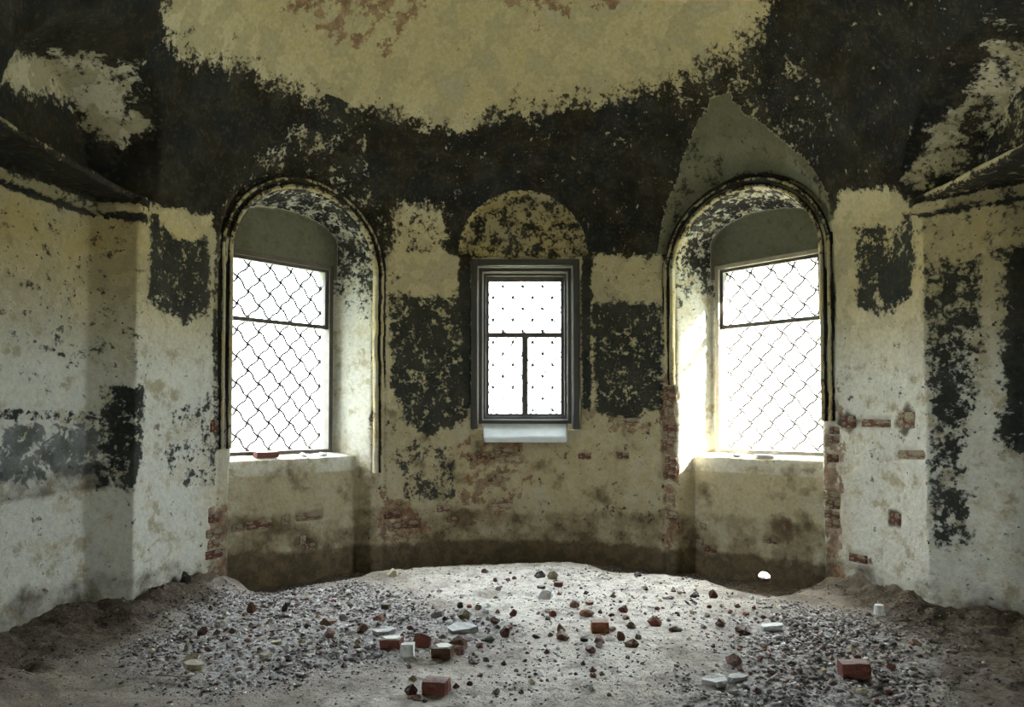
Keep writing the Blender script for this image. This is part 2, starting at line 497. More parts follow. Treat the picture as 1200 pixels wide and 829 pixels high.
def wall_material():
    m, nt, bs = new_mat('limewash_plaster')
    g = NT(nt)

    def mask(name, n, amp, lo=.45, hi=.55):
        return g.step(g.m('MULTIPLY_ADD', g.m('SUBTRACT', n, 0.5), amp, g.attr(name)), lo, hi)
    n1 = g.noise(5.5, 12, 0.66)
    n2 = g.noise(9.0, 10, 0.68, dist=0.4)
    n3 = g.noise(3.2, 10, 0.62)
    n4 = g.noise(26, 6, 0.6)
    mixn = g.m('MULTIPLY_ADD', n4, 0.28, g.m('MULTIPLY_ADD', n2, 0.40, g.m('MULTIPLY', n1, 0.32)))
    soot_shade = mask('soot_shade', mixn, 3.0, .38, .62)
    dots = g.step(g.m('MULTIPLY_ADD', g.m('SUBTRACT', n4, 0.5), 3.2, g.attr('soot_shade')), .80, .88)
    soot_shade = g.m('MAXIMUM', soot_shade, dots)
    paint = g.m('MULTIPLY', mask('paint', n2, 2.8, .42, .60), 0.85)
    brick = mask('brick', n1, 2.4)
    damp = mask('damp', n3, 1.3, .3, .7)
    flake = g.step(n3, 0.49, 0.53)
    base = g.mix(flake, (0.41, 0.37, 0.26), (0.56, 0.53, 0.42))
    base = g.mix(g.m('MULTIPLY', g.attr('white'), g.step(n1, .38, .5)), base, (0.66, 0.67, 0.61))
    base = g.mix(g.m('MULTIPLY', g.attr('ochre'), g.step(n3, .3, .62)), base, (0.44, 0.355, 0.165))
    base = g.mix(g.m('MULTIPLY', g.attr('grey'), 0.9), base, (0.10, 0.10, 0.066))
    base = g.mix(1.0, base, g.m('MULTIPLY_ADD', n4, 0.7, 0.65), 'MULTIPLY')
    damp_shade_c = g.mix(g.step(n2, .4, .6), (0.042, 0.026, 0.013), (0.115, 0.078, 0.040))
    c = g.mix(g.m('MULTIPLY', damp, 0.88), base, damp_shade_c)
    bc = g.mix(g.step(n2, .4, .6), (0.14, 0.06, 0.038), (0.30, 0.20, 0.12))
    c = g.mix(g.m('MULTIPLY', brick, 0.8), c, bc)
    c = g.mix(paint, c, g.mix(g.step(n1, .42, .58), (0.06, 0.078, 0.078), (0.14, 0.15, 0.15)))
    sc = g.mix(g.step(g.noise(2.0, 6, 0.6), .42, .6), (0.013, 0.010, 0.008), (0.010, 0.012, 0.016))
    sc = g.mix(g.m('MULTIPLY', g.attr('teal'), .8), sc, g.mix(g.step(n1, .4, .6), (0.013, 0.019, 0.022), (0.028, 0.032, 0.028)))
    sc = g.mix(g.m('MULTIPLY', g.step(g.m('MULTIPLY_ADD', n4, .5, g.m('MULTIPLY', n2, .5)), .5, .62), 0.6), sc, (0.055, 0.048, 0.032))
    c = g.mix(g.m('MULTIPLY', soot_shade, g.m('MULTIPLY_ADD', g.step(n3, .3, .6), .06, .93)), c, sc)
    g.put(bs.inputs['Base Color'], c)
    bs.inputs['Roughness'].default_value = 0.95
    bs.inputs['Specular IOR Level'].default_value = 0.15
    h = g.m('ADD', g.m('MULTIPLY', n1, 0.6), g.m('MULTIPLY', g.m('SUBTRACT', flake, g.m('ADD', soot_shade, brick)), 0.06))
    nrm = g.bump(h, 0.7, 0.05)
    g.put(bs.inputs['Normal'], g.bump(n4, 0.5, 0.012, nrm))
    return m


def plain(name, rgb, rough=0.8, var=0.35, scale=8.0, bump=0.3):
    m, nt, bs = new_mat(name)
    g = NT(nt)
    oi = g.n('ShaderNodeObjectInfo').outputs['Random']
    k = g.m('MULTIPLY_ADD', g.noise(scale, 6, 0.65), 2 * var, 1 - var)
    k = g.m('MULTIPLY', k, g.m('MULTIPLY_ADD', oi, 0.4, 0.8))
    c = g.mix(1.0, rgb, k, 'MULTIPLY')
    g.put(bs.inputs['Base Color'], c)
    bs.inputs['Roughness'].default_value = rough
    g.put(bs.inputs['Normal'], g.bump(g.noise(scale * 4, 5, 0.6), bump, 0.01))
    return m


def glass_material():
    m, nt, bs = new_mat('dusty_glass')
    out = nt.nodes['Material Output']
    tr = nt.nodes.new('ShaderNodeBsdfTransparent'); tr.inputs[0].default_value = (0.93, 0.96, 0.97, 1)
    gl = nt.nodes.new('ShaderNodeBsdfGlossy'); gl.inputs['Roughness'].default_value = 0.08
    mx = nt.nodes.new('ShaderNodeMixShader'); mx.inputs[0].default_value = 0.05
    nt.links.new(tr.outputs[0], mx.inputs[1]); nt.links.new(gl.outputs[0], mx.inputs[2])
    nt.links.new(mx.outputs[0], out.inputs[0])
    return m


M = {}
M['wall'] = wall_material()
M['wood'] = plain('weathered_frame_wood', (0.10, 0.085, 0.07), 0.75, 0.5, 12)
M['wood_dark'] = plain('dark_frame_wood', (0.045, 0.042, 0.040), 0.6, 0.5, 12)
M['wood_pale'] = plain('pale_frame_wood', (0.30, 0.27, 0.22), 0.75, 0.5, 12)
M['iron'] = plain('rusty_iron', (0.035, 0.028, 0.024), 0.7, 0.4, 20)
M['glass'] = glass_material()
M['slab'] = plain('pale_sill_stone', (0.55, 0.58, 0.58), 0.7, 0.25, 10)
def wall_brick_material():
    m, nt, bs = new_mat('limewashed_brick')
    g = NT(nt)
    oi = g.n('ShaderNodeObjectInfo').outputs['Random']
    c = g.mix(oi, (0.13, 0.045, 0.028), (0.22, 0.10, 0.06))
    c = g.mix(g.step(g.m('MULTIPLY_ADD', oi, .12, g.noise(2.2, 8, .7)), .50, .62), c, (0.36, 0.31, 0.21))
    c = g.mix(1.0, c, g.m('MULTIPLY_ADD', g.noise(9, 5, .6), 1.0, .5), 'MULTIPLY')
    g.put(bs.inputs['Base Color'], c)
    bs.inputs['Roughness'].default_value = .95
    g.put(bs.inputs['Normal'], g.bump(g.noise(6, 6, .65), .8, .05))
    return m


M['brick'] = wall_brick_material()
M['floor'] = plain('earth_floor', (0.25, 0.21, 0.17), 0.95, 0.5, 3)
M['nave'] = plain('nave_plaster', (0.30, 0.28, 0.22), 0.95, 0.3, 2)
M['ground'] = plain('outside_ground', (0.22, 0.23, 0.16), 0.95, 0.3, 1)


# ---------------------------------------------------------------- mesh collector
class MB:
    def __init__(self):
        self.v, self.f = [], []

    def box(self, x0, x1, y0, y1, z0, z1):
        b = len(self.v)
        self.v += [(x, y, z) for x in (x0, x1) for y in (y0, y1) for z in (z0, z1)]
        self.f += [[b + i for i in q] for q in ((0, 1, 3, 2), (4, 6, 7, 5), (0, 4, 5, 1), (2, 3, 7, 6), (0, 2, 6, 4), (1, 5, 7, 3))]
        return self

    def tube(self, pts, rad, n=6, closed=False):
        pts = [Vector(p) for p in pts]
        b = len(self.v); L = len(pts)
        up = Vector((0, 1, 0))
        for i, p in enumerate(pts):
            d = (pts[min(i + 1, L - 1)] - pts[max(i - 1, 0)]).normalized()
            s = d.cross(up)
            if s.length < 1e-4: s = d.cross(Vector((1, 0, 0)))
            s.normalize(); t = s.cross(d)
            for k in range(n):
                a = 2 * math.pi * k / n
                self.v.append(tuple(p + (s * math.cos(a) + t * math.sin(a)) * rad))
        for i in range(L - 1):
            for k in range(n):
                self.f.append([b + i * n + k, b + i * n + (k + 1) % n, b + (i + 1) * n + (k + 1) % n, b + (i + 1) * n + k])
        self.f.append([b + k for k in range(n)][::-1]); self.f.append([b + (L - 1) * n + k for k in range(n)])
        return self

    def build(self, name, mat, parent=None, bevel=0.0, smooth=False):
        o = link(name, set_mesh(name, self.v, self.f, smooth=smooth), mat, parent)
        if bevel:
            md = o.modifiers.new('bevel', 'BEVEL'); md.width = bevel; md.segments = 2; md.limit_method = 'ANGLE'
        return o


# ---------------------------------------------------------------- walls and half dome
def wall_disp(V):
    return (fbm(V, 1.3, 3) - 0.5) * 0.05 + (fbm(V, 6.0, 4) - 0.5) * 0.016


def brick_list():
    """bare bricks: x, y, z of the face, bearing of the wall, width, height, wall"""
    out = []

    def cyl(az, z, w, h, wall):
        t, n = axes(az)
        out.append((CX + n[0] * RR, CY + n[1] * RR, z, az, w, h, wall))

    def loc(az, u, v, z, w, h, wall):
        t, n = axes(az)
        out.append((CX + n[0] * v + t[0] * u, CY + n[1] * v + t[1] * u, z, az, w, h, wall))
    for az, z, w, h in ((-4.2, .88, .15, .09), (-4.6, .52, .24, .08), (-8.7, 1.14, .13, .065), (-24, .35, .22, .08), (-16.8, .51, .15, .07), (-15, .38, .11, .06),
                        (12.8, 1.14, .15, .07), (20.8, 1.15, .13, .07), (-4.2, 1.19, .22, .075), (-3.4, 1.08, .2, .07), (21.8, 1.56, .24, .075), (-27.5, .47, .2, .08), (-27.0, .33, .16, .075)):
        cyl(az, z, w, h, 'wall_back')
    for az, z, w, h in ((66.0, 1.56, .15, .11), (71.3, 1.55, .30, .07), (77.1, 1.58, .18, .13), (78.0, 1.29, .30, .075), (74.8, .72, .10, .10), (67.5, 0.30, .2, .075)):
        cyl(az, z, w, h, 'wall_right')
    cyl(-64.3, 1.52, .09, .12, 'wall_left')
    for z, w in ((.30, .2), (.40, .14), (.50, .18), (.64, .12)):
        cyl(-63.9, z, w, .075, 'wall_left')
    for u, z, w, h in ((-.42, .50, .27, .09), (-.66, .49, .11, .07), (.14, .53, .30, .085), (-.14, .52, .08, .09), (.07, .28, .07, .09), (.16, .20, .12, .06)):
        loc(-AZW, u, VINF, z, w, h, 'wall_left')
    for u, z, w, h in ((-.62, .36, .10, .08), (-.52, .12, .14, .07), (-.66, .18, .1, .07), (.2, .3, .12, .06)):
        loc(AZW, u, VINF, z, w, h, 'wall_right')
    rg = random.Random(5)
    z = 0.22
    while z < 2.0:                                           # edges of the right niche, stripped of their moulding
        if rg.random() < .6:
            loc(AZW, -.925 + rg.uniform(-.02, .02), VW, z, rg.uniform(.10, .18), .072, 'wall_right')
        if rg.random() < .55 and z < 1.9:
            loc(AZW, .935 + rg.uniform(-.02, .02), VW, z, rg.uniform(.10, .17), .072, 'wall_right')
        z += 0.09
    return out


BRICKS = brick_list()

def split_shell():
    V, Q = SHV, SHQ
    N = vert_normals(V, Q)
    az, z, r = polar(V)
    disp = wall_disp(V)
    fade = 1 - sstep(RR + 0.26, RR + 0.32, r) * (np.abs(az) < 75)
    disp = disp * fade
    for b in BRICKS:                                         # plaster broken away around bare bricks
        m = (np.abs(V[:, 0] - b[0]) < 0.5) & (np.abs(V[:, 2] - b[2]) < 0.3) & (np.abs(V[:, 1] - b[1]) < 0.5)
        if not m.any(): continue
        t, n = axes(b[3])
        P = V[m]
        du = np.abs((P[:, 0] - b[0]) * t[0] + (P[:, 1] - b[1]) * t[1]) - b[4] / 2
        dz = np.abs(P[:, 2] - b[2]) - b[5] / 2
        dd = np.maximum(du, dz) + (fbm(P, 14, 2) - .5) * 0.03
        disp[m] -= 0.022 * (1 - sstep(0.0, 0.022, dd))
    V2 = V + N * disp[:, None]
    attrs = wall_masks(V2)
    fc, _ = face_geo(V, Q)
    faz, fz, fr = polar(fc)
    keep = (fr < 3.84) | (np.abs(faz) > 75)
    keep &= fc[:, 2] > -0.34
    zone = np.where(fz > 3.42 + 0.0 * fz, 3, np.where(faz < -28.5, 0, np.where(faz > 28.5, 2, 1)))
    zone[(fr > RR + 0.02) & (np.abs(faz) < 75) & (zone == 3) & (np.abs(faz) > 28)] = -1
    zone[(zone == -1) & (faz < 0)] = 0
    zone[(zone == -1)] = 2
    names = ['wall_left', 'wall_back', 'wall_right', 'ceiling']
    labels = ['peeling whitewashed apse wall with barred window to the left', 'curved plaster wall around the small central window',
              'peeling plaster apse wall with bright barred window to the right', 'sooty half dome of stained plaster over the apse']
    objs = {}
    for k, nm in enumerate(names):
        q = Q[keep & (zone == k)]
        used = np.unique(q)
        remap = np.full(len(V), -1, np.int64); remap[used] = np.arange(len(used))
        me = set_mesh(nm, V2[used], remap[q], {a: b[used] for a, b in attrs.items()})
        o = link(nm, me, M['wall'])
        tag(o, labels[k], 'ceiling' if k == 3 else 'wall', kind='structure')
        objs[nm] = o
    return objs


SH = split_shell()


def brick_mesh(k):
    rg = random.Random(40 + k)
    bm = bmesh.new()
    bmesh.ops.create_cube(bm, size=1.0)
    bmesh.ops.bevel(bm, geom=bm.edges[:], offset=0.07, segments=1, affect='EDGES')
    for v in bm.verts:
        v.co += Vector((rg.uniform(-.03, .03), rg.uniform(-.05, .05), rg.uniform(-.05, .05)))
    me = bpy.data.meshes.new('brick'); bm.to_mesh(me); bm.free()
    me.materials.append(M['brick'])
    return me


BRICK_MESHES = [brick_mesh(k) for k in range(5)]


def lay_bricks():
    for i, (x, y, z, az, w, h, wall) in enumerate(BRICKS):
        o = bpy.data.objects.new('brick', BRICK_MESHES[i % 5])
        COL.objects.link(o)
        t, n = axes(az)
        d = float(wall_disp(np.array([[x, y, z]]))[0])
        dep = 0.08
        back = dep / 2 - d + 0.006 + random.uniform(-.004, .004)
        o.location = (x + n[0] * back, y + n[1] * back, z)
        o.rotation_euler = (0, random.uniform(-.04, .04), -R_(az))
        o.scale = (w, dep, h)
        o.parent = SH[wall]


lay_bricks()


def moulding(az, wall, zl, zr, seed):
    """two worn plaster rolls with dark grooves around a niche"""
    prof = [(-.004, -.04, .2), (-.004, .016, .2), (.006, .026, .25), (.020, .030, .25), (.034, .024, .3), (.040, .010, .9), (.044, -.012, 1.2), (.066, -.012, 1.2), (.070, .012, .9),
            (.078, .028, .35), (.092, .036, .25), (.106, .030, .3), (.114, .012, .9), (.118, -.006, 1.2), (.140, -.006, 1.1), (.146, .008, .5), (.152, .010, .5), (.156, -.04, .5)]
    path = []
    for z in np.arange(zl, 3.25, 0.03): path.append((-1, z, 0, -1, 0))
    for a in np.linspace(math.pi, 0, 73): path.append((0, 0, a, math.cos(a), math.sin(a)))
    for z in np.arange(3.25, zr, -0.03): path.append((1, z, 0, 1, 0))
    t, n = axes(az)
    V, so = [], []
    nz = fbm(np.array([[i * 0.12, seed * 3.1, 0.5] for i in range(len(path))]), 1.0, 3)
    for i, (sd, z, a, nu, nv) in enumerate(path):
        if sd: bu, bz = sd * .84, z
        else: bu, bz = .84 * math.cos(a), 3.25 + .78 * math.sin(a)
        k = float(np.clip((nz[i] - .30) * 5, 0.25, 1))
        for (off, dep, sv) in prof:
            d = dep * k if dep > 0 else dep
            u, zz = bu + nu * off, bz + nv * off
            v = VW - d - 0.008
            V.append((CX + n[0] * v + t[0] * u, CY + n[1] * v + t[1] * u, zz)); so.append(sv + (0.25 if zz > 3.3 else 0.0) * (sv < .6))
    V = np.array(V); c = len(prof); L = len(path)
    i = np.arange(L * c).reshape(L, c)
    Q = np.stack([i[:-1, :-1], i[:-1, 1:], i[1:, 1:], i[1:, :-1]], -1).reshape(-1, 4)
    _, fn = face_geo(V, Q)
    if (fn @ np.array([n[0], n[1], 0])).sum() > 0: Q = Q[:, ::-1]
    at = wall_masks(V)
    at['soot_shade'] = np.array(so); at['grey'] = np.zeros(len(V)); at['white'] = np.full(len(V), .3); at['ochre'] = np.full(len(V), .9)
    o = link('arch_moulding', set_mesh('arch_moulding', V, Q, at), M['wall'], SH[wall])
    o['label'] = 'worn double roll moulding around the niche'


moulding(-AZW, 'wall_left', 1.30, 0.95, 1)
moulding(AZW, 'wall_right', 1.98, 1.55, 2)


# ---------------------------------------------------------------- floor
def floor_height(X, Y):
    P = np.stack([X, Y, np.full_like(X, 0.3)], 1)
    rr = np.hypot(X - CX, np.maximum(Y - CY, 0))
    az = np.degrees(np.arctan2(X - CX, Y - CY))
    n1 = fbm(np.stack([X, Y, X * 0], 1), 1.1, 3) - 0.5
    n2 = fbm(np.stack([X, Y, X * 0 + 5], 1), 5.0, 4) - 0.5
    lip = 2.55 + n1 * 0.5
    inapse = 1 - sstep(56, 66, np.abs(az))
    h = -0.17 * sstep(lip - 0.08, lip + 0.22, rr) * inapse * (Y > CY)
    d = -air(P)
    bank = np.exp(-(np.maximum(d, 0) / 0.42) ** 2) * (1 - inapse)
    h = h + bank * (0.12 + 0.2 * n2) + n1 * 0.05 + n2 * 0.05
    return h


FLOOR_ZONES = {
    'sand': [(-1.08, 7.51), (0.0, 7.77), (2.07, 7.51), (2.06, 6.37), (1.47, 5.36), (0.85, 3.97), (-0.93, 3.9), (-0.72, 4.63), (-0.22, 4.71), (0.06, 5.36), (-0.91, 6.37)],
    'gravel_a': [(-2.64, 4.71), (-2.79, 6.31), (-2.2, 6.83), (-1.43, 7.04), (-0.57, 5.95), (0.0, 5.26), (-0.22, 4.71), (-0.73, 4.71), (-1.39, 4.33), (-2.05, 4.3)],
    'gravel_b': [(0.74, 3.7), (1.38, 4.63), (1.76, 5.47), (2.38, 6.03), (2.94, 5.47), (2.97, 4.88), (2.23, 3.7)],
    'dark_a': [(-4.18, 5.47), (-3.56, 5.95), (-2.86, 7.04), (-2.72, 6.31), (-2.69, 4.79), (-2.88, 4.47), (-3.02, 3.7), (-4.4, 3.7)],
    'dark_b': [(2.88, 6.69), (3.4, 5.87), (4.3, 5.47), (4.3, 3.7), (2.25, 3.7), (2.98, 4.88), (2.92, 5.43)],
}


def floor_zones(X, Y):
    n = fbm(np.stack([X, Y, X * 0 + 9], 1), 1.8, 4) - .5

    def zone(k, fe):
        return np.clip(.5 + (poly_dist(X, Y, FLOOR_ZONES[k]) + n * 0.7) / fe, 0, 1)
    g = np.maximum(zone('gravel_a', .5), zone('gravel_b', .6))
    d = np.maximum(zone('dark_a', .5), zone('dark_b', .6))
    rr = np.hypot(X - CX, Y - CY)
    az = np.degrees(np.arctan2(X - CX, Y - CY))
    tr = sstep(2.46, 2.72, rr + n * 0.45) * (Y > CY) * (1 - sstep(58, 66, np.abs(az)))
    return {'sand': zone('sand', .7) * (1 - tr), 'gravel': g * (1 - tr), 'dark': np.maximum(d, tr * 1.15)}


def floor_material():
    m, nt, bs = new_mat('dusty_earth')
    g = NT(nt)
    n1 = g.noise(3.0, 10, .65); n2 = g.noise(28, 8, .7); n3 = g.noise(80, 4, .6)
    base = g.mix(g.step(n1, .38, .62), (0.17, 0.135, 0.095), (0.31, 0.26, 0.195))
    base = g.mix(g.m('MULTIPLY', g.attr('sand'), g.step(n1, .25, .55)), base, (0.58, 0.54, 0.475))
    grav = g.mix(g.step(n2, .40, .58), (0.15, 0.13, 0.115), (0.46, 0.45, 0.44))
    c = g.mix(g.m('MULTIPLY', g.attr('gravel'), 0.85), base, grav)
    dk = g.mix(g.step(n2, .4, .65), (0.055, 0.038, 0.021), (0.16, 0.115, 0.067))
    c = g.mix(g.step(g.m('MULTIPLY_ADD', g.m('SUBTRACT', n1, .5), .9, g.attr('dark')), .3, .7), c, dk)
    c = g.mix(1.0, c, g.m('MULTIPLY_ADD', n3, 0.9, 0.55), 'MULTIPLY')
    c = g.mix(g.m('MULTIPLY', g.step(g.noise(38, 6, .7, dist=.5), .57, .62), .75), c, (0.08, 0.065, 0.055))
    c = g.mix(g.m('MULTIPLY', g.step(g.noise(9, 8, .7), .50, .60), .55), c, (0.17, 0.145, 0.12))
    g.put(bs.inputs['Base Color'], c)
    bs.inputs['Roughness'].default_value = 0.8
    nrm = g.bump(n2, 0.9, 0.03)
    g.put(bs.inputs['Normal'], g.bump(n3, 0.5, 0.008, nrm))
    return m


M['floor'] = floor_material()


def build_floor():
    xs = np.arange(-5.0, 5.001, 0.03); ys = np.arange(-0.4, 9.6, 0.03)
    X, Y = np.meshgrid(xs, ys, indexing='ij')
    nx, ny = X.shape
    X, Y = X.ravel(), Y.ravel()
    zn = floor_zones(X, Y)
    Z = floor_height(X, Y)
    rough = fbm(np.stack([X, Y, X * 0], 1), 16, 3) - .5
    Z = Z + rough * (0.012 + 0.05 * zn['gravel'] + 0.03 * np.clip(zn['dark'], 0, 1))
    V = np.stack([X, Y, Z], 1)
    i = np.arange(nx * ny).reshape(nx, ny)
    Q = np.stack([i[:-1, :-1], i[1:, :-1], i[1:, 1:], i[:-1, 1:]], -1).reshape(-1, 4)
    r = np.hypot(V[:, 0] - CX, V[:, 1] - CY)
    Q = Q[(r[Q[:, 0]] < 3.75) | (V[Q[:, 0], 1] < CY)]
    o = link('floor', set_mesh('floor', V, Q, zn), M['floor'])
    tag(o, 'earth floor of the apse strewn with rubble', 'floor', kind='structure')
    return o


FLOOR = build_floor()


# ---------------------------------------------------------------- nave behind the viewer
def nave():
    mb = MB()                                                    # arch wall between nave and apse
    x0, x1, zt = -5.0, 5.0, 7.6
    RA = RR - 0.1
    arc = [(CX - RA, -0.3)] + [(CX - RA * math.cos(a), ZS + RA * math.sin(a)) for a in np.linspace(0, math.pi, 33)] + [(CX + RA, -0.3)]
    outer = []
    for (x, z) in arc:
        if z < ZS: outer.append((x0 if x < CX else x1, z))
        else:
            a = math.atan2(z - ZS, x - CX)
            k = min((x1 - CX) / max(abs(math.cos(a)), 1e-6), (zt - ZS) / max(math.sin(a), 1e-6))
            outer.append((CX + k * math.cos(a), ZS + k * math.sin(a)))
    for (x, z) in arc: mb.v.append((x, YEND + 0.03, z))
    for (x, z) in outer: mb.v.append((x, YEND + 0.03, z))
    n = len(arc)
    for i in range(n - 1): mb.f.append([i, i + 1, n + i + 1, n + i])
    tag(mb.build('wall_arch', M['nave']), 'plain plaster wall around the wide arch to the nave', 'wall', kind='structure')

    def side(x, name, wins):
        w = MB(); t = 0.6; xa, xb = (x - t, x) if x < 0 else (x, x + t)
        ys = [-9.0]
        for (a, b) in wins: ys += [a, b]
        ys.append(YEND)
        for i in range(len(ys) - 1):
            if i % 2 == 0: w.box(xa, xb, ys[i], ys[i + 1], -0.3, 7.6)
            else:
                w.box(xa, xb, ys[i], ys[i + 1], -0.3, 1.8); w.box(xa, xb, ys[i], ys[i + 1], 4.6, 7.6)
        tag(w.build(name, M['nave']), 'plain plaster side wall of the nave, %s' % name.split('_')[-1], 'wall', kind='structure')
    side(-5.0, 'wall_nave_left', [])
    side(5.0, 'wall_nave_right', [])
    w = MB()
    w.box(-5.6, -0.7, -9.6, -9, -0.3, 7.6); w.box(0.7, 5.6, -9.6, -9, -0.3, 7.6); w.box(-0.7, 0.7, -9.6, -9, 2.4, 7.6)
    tag(w.build('wall_nave_back', M['nave']), 'plain plaster nave wall with open doorway behind the viewer', 'wall', kind='structure')
    w = MB(); w.box(-5.6, 5.6, -9.6, YEND + 0.03, 7.6, 7.8)
    tag(w.build('ceiling_nave', M['nave']), 'flat plaster ceiling of the nave', 'ceiling', kind='structure')
    w = MB(); w.box(-5.6, 5.6, -9.6, -0.38, -0.3, -0.02)
    tag(w.build('floor_nave', M['floor']), 'earth floor of the nave behind the viewer', 'floor', kind='structure')
    w = MB()
    w.v = [(-60, -60, -0.75), (60, -60, -0.75), (60, 60, -0.75), (-60, 60, -0.75)]; w.f = [[0, 1, 2, 3]]
    tag(w.build('ground', M['ground']), 'open grassy ground outside the building', 'ground', kind='structure')


nave()


# ---------------------------------------------------------------- windows
def empty(name, loc, rz=0):
    o = bpy.data.objects.new(name, None)
    COL.objects.link(o)
    o.location = loc; o.rotation_euler = (0, 0, rz)
    o.empty_display_size = 0.2
    return o


def clip_mesh():
    bm = bmesh.new()
    bmesh.ops.create_icosphere(bm, subdivisions=1, radius=0.022)
    for v in bm.verts: v.co.y *= 0.6; v.co.z *= 1.25
    me = bpy.data.meshes.new('clip'); bm.to_mesh(me); bm.free()
    me.materials.append(M['iron'])
    return me


CLIP = clip_mesh()


def grille(parent, v, u0, u1, z0, z1, a, b, ph=(0, 0), rad=0.0125):
    """diamond lattice of wavy bars held by clips"""
    rim = MB()
    rim.tube([(u0, v, z0), (u1, v, z0)], 0.007).tube([(u0, v, z1), (u1, v, z1)], 0.007)
    rim.tube([(u0, v, z0), (u0, v, z1)], 0.007).tube([(u1, v, z0), (u1, v, z1)], 0.007)
    g = rim.build('grille', M['iron'], parent)
    ha, hb = a / 2, b / 2
    for fam in (1, -1):
        for k in range(-40, 41):
            pts, run = [], []
            for s in np.arange(-40, 40, 0.125):
                u = u0 + ph[0] + k * a + s * ha
                z = z0 + ph[1] + fam * s * hb
                if fam < 0: z = z0 + ph[1] - s * hb
                if not (u0 <= u <= u1 and z0 <= z <= z1):
                    continue
                w = 0.011 * math.sin(2 * math.pi * s)
                L = math.hypot(ha, hb)
                run.append((u + w * (-fam) * hb / L, v + fam * 0.004, z + w * ha / L))
            if len(run) > 3:
                MB().tube(run, rad, 5).build('grille_bar', M['iron'], g, smooth=True)
    for i in range(-60, 60):
        for j in range(-60, 60):
            if (i + j) % 2: continue
            u, z = u0 + ph[0] + i * ha, z0 + ph[1] + j * hb
            if u0 + 0.01 < u < u1 - 0.01 and z0 + 0.01 < z < z1 - 0.01:
                c = bpy.data.objects.new('clip', CLIP); COL.objects.link(c)
                c.parent = g; c.location = (u, v, z)
                c.rotation_euler = (0, random.uniform(-.5, .5), 0)
    return g


def bars(parent, name, mat, lst, bevel=0.005):
    for r in lst:
        MB().box(*r).build(name, mat, parent, bevel)


def side_window(name, az, label, sgn):
    root = empty(name, (CX, CY, 0), -R_(az))
    tag(root, label, 'window', kind='structure')
    v0 = VWIN - 0.03
    z0, z1 = 1.19, 3.36
    a, b = (-0.545, 0.725) if sgn > 0 else (-0.725, 0.545)
    # outer casing
    for nm, r in (('jamb', (a, a + 0.05, v0, v0 + 0.12, z0, z1)), ('jamb', (b - 0.05, b, v0, v0 + 0.12, z0, z1)),
                  ('head', (a + 0.05, b - 0.05, v0, v0 + 0.12, z1 - 0.05, z1)), ('bottom_rail', (a + 0.05, b - 0.05, v0, v0 + 0.12, z0, z0 + 0.055))):
        MB().box(*r).build(nm, M['wood_pale'] if sgn > 0 else M['wood'], root, 0.006)
    # upper sash
    zt = 2.62
    a, b = a + 0.05, b - 0.05
    s = MB()
    s.box(a, a + 0.04, v0 + 0.03, v0 + 0.08, zt, z1 - 0.05).box(b - 0.04, b, v0 + 0.03, v0 + 0.08, zt, z1 - 0.05)
    s.box(a + 0.04, b - 0.04, v0 + 0.03, v0 + 0.08, zt, zt + 0.045).box(a + 0.04, b - 0.04, v0 + 0.03, v0 + 0.08, z1 - 0.085, z1 - 0.05)
    sash = s.build('upper_sash', M['wood'], root, 0.004)
    MB().box(a + 0.035, b - 0.035, v0 + 0.052, v0 + 0.056, zt + 0.04, z1 - 0.08).build('pane', M['glass'], sash)
    grille(root, v0 + 0.2, a - 0.02, b + 0.02, z0 + 0.03, z1 - 0.02, 0.25, 0.285, (0.06, 0.04))
    return root


W1 = side_window('window_1', -AZW, 'tall barred window in the arched niche to the left, dark frame', -1)
W3 = side_window('window_3', AZW, 'tall barred window in the arched niche to the right, glaring pale frame', 1)


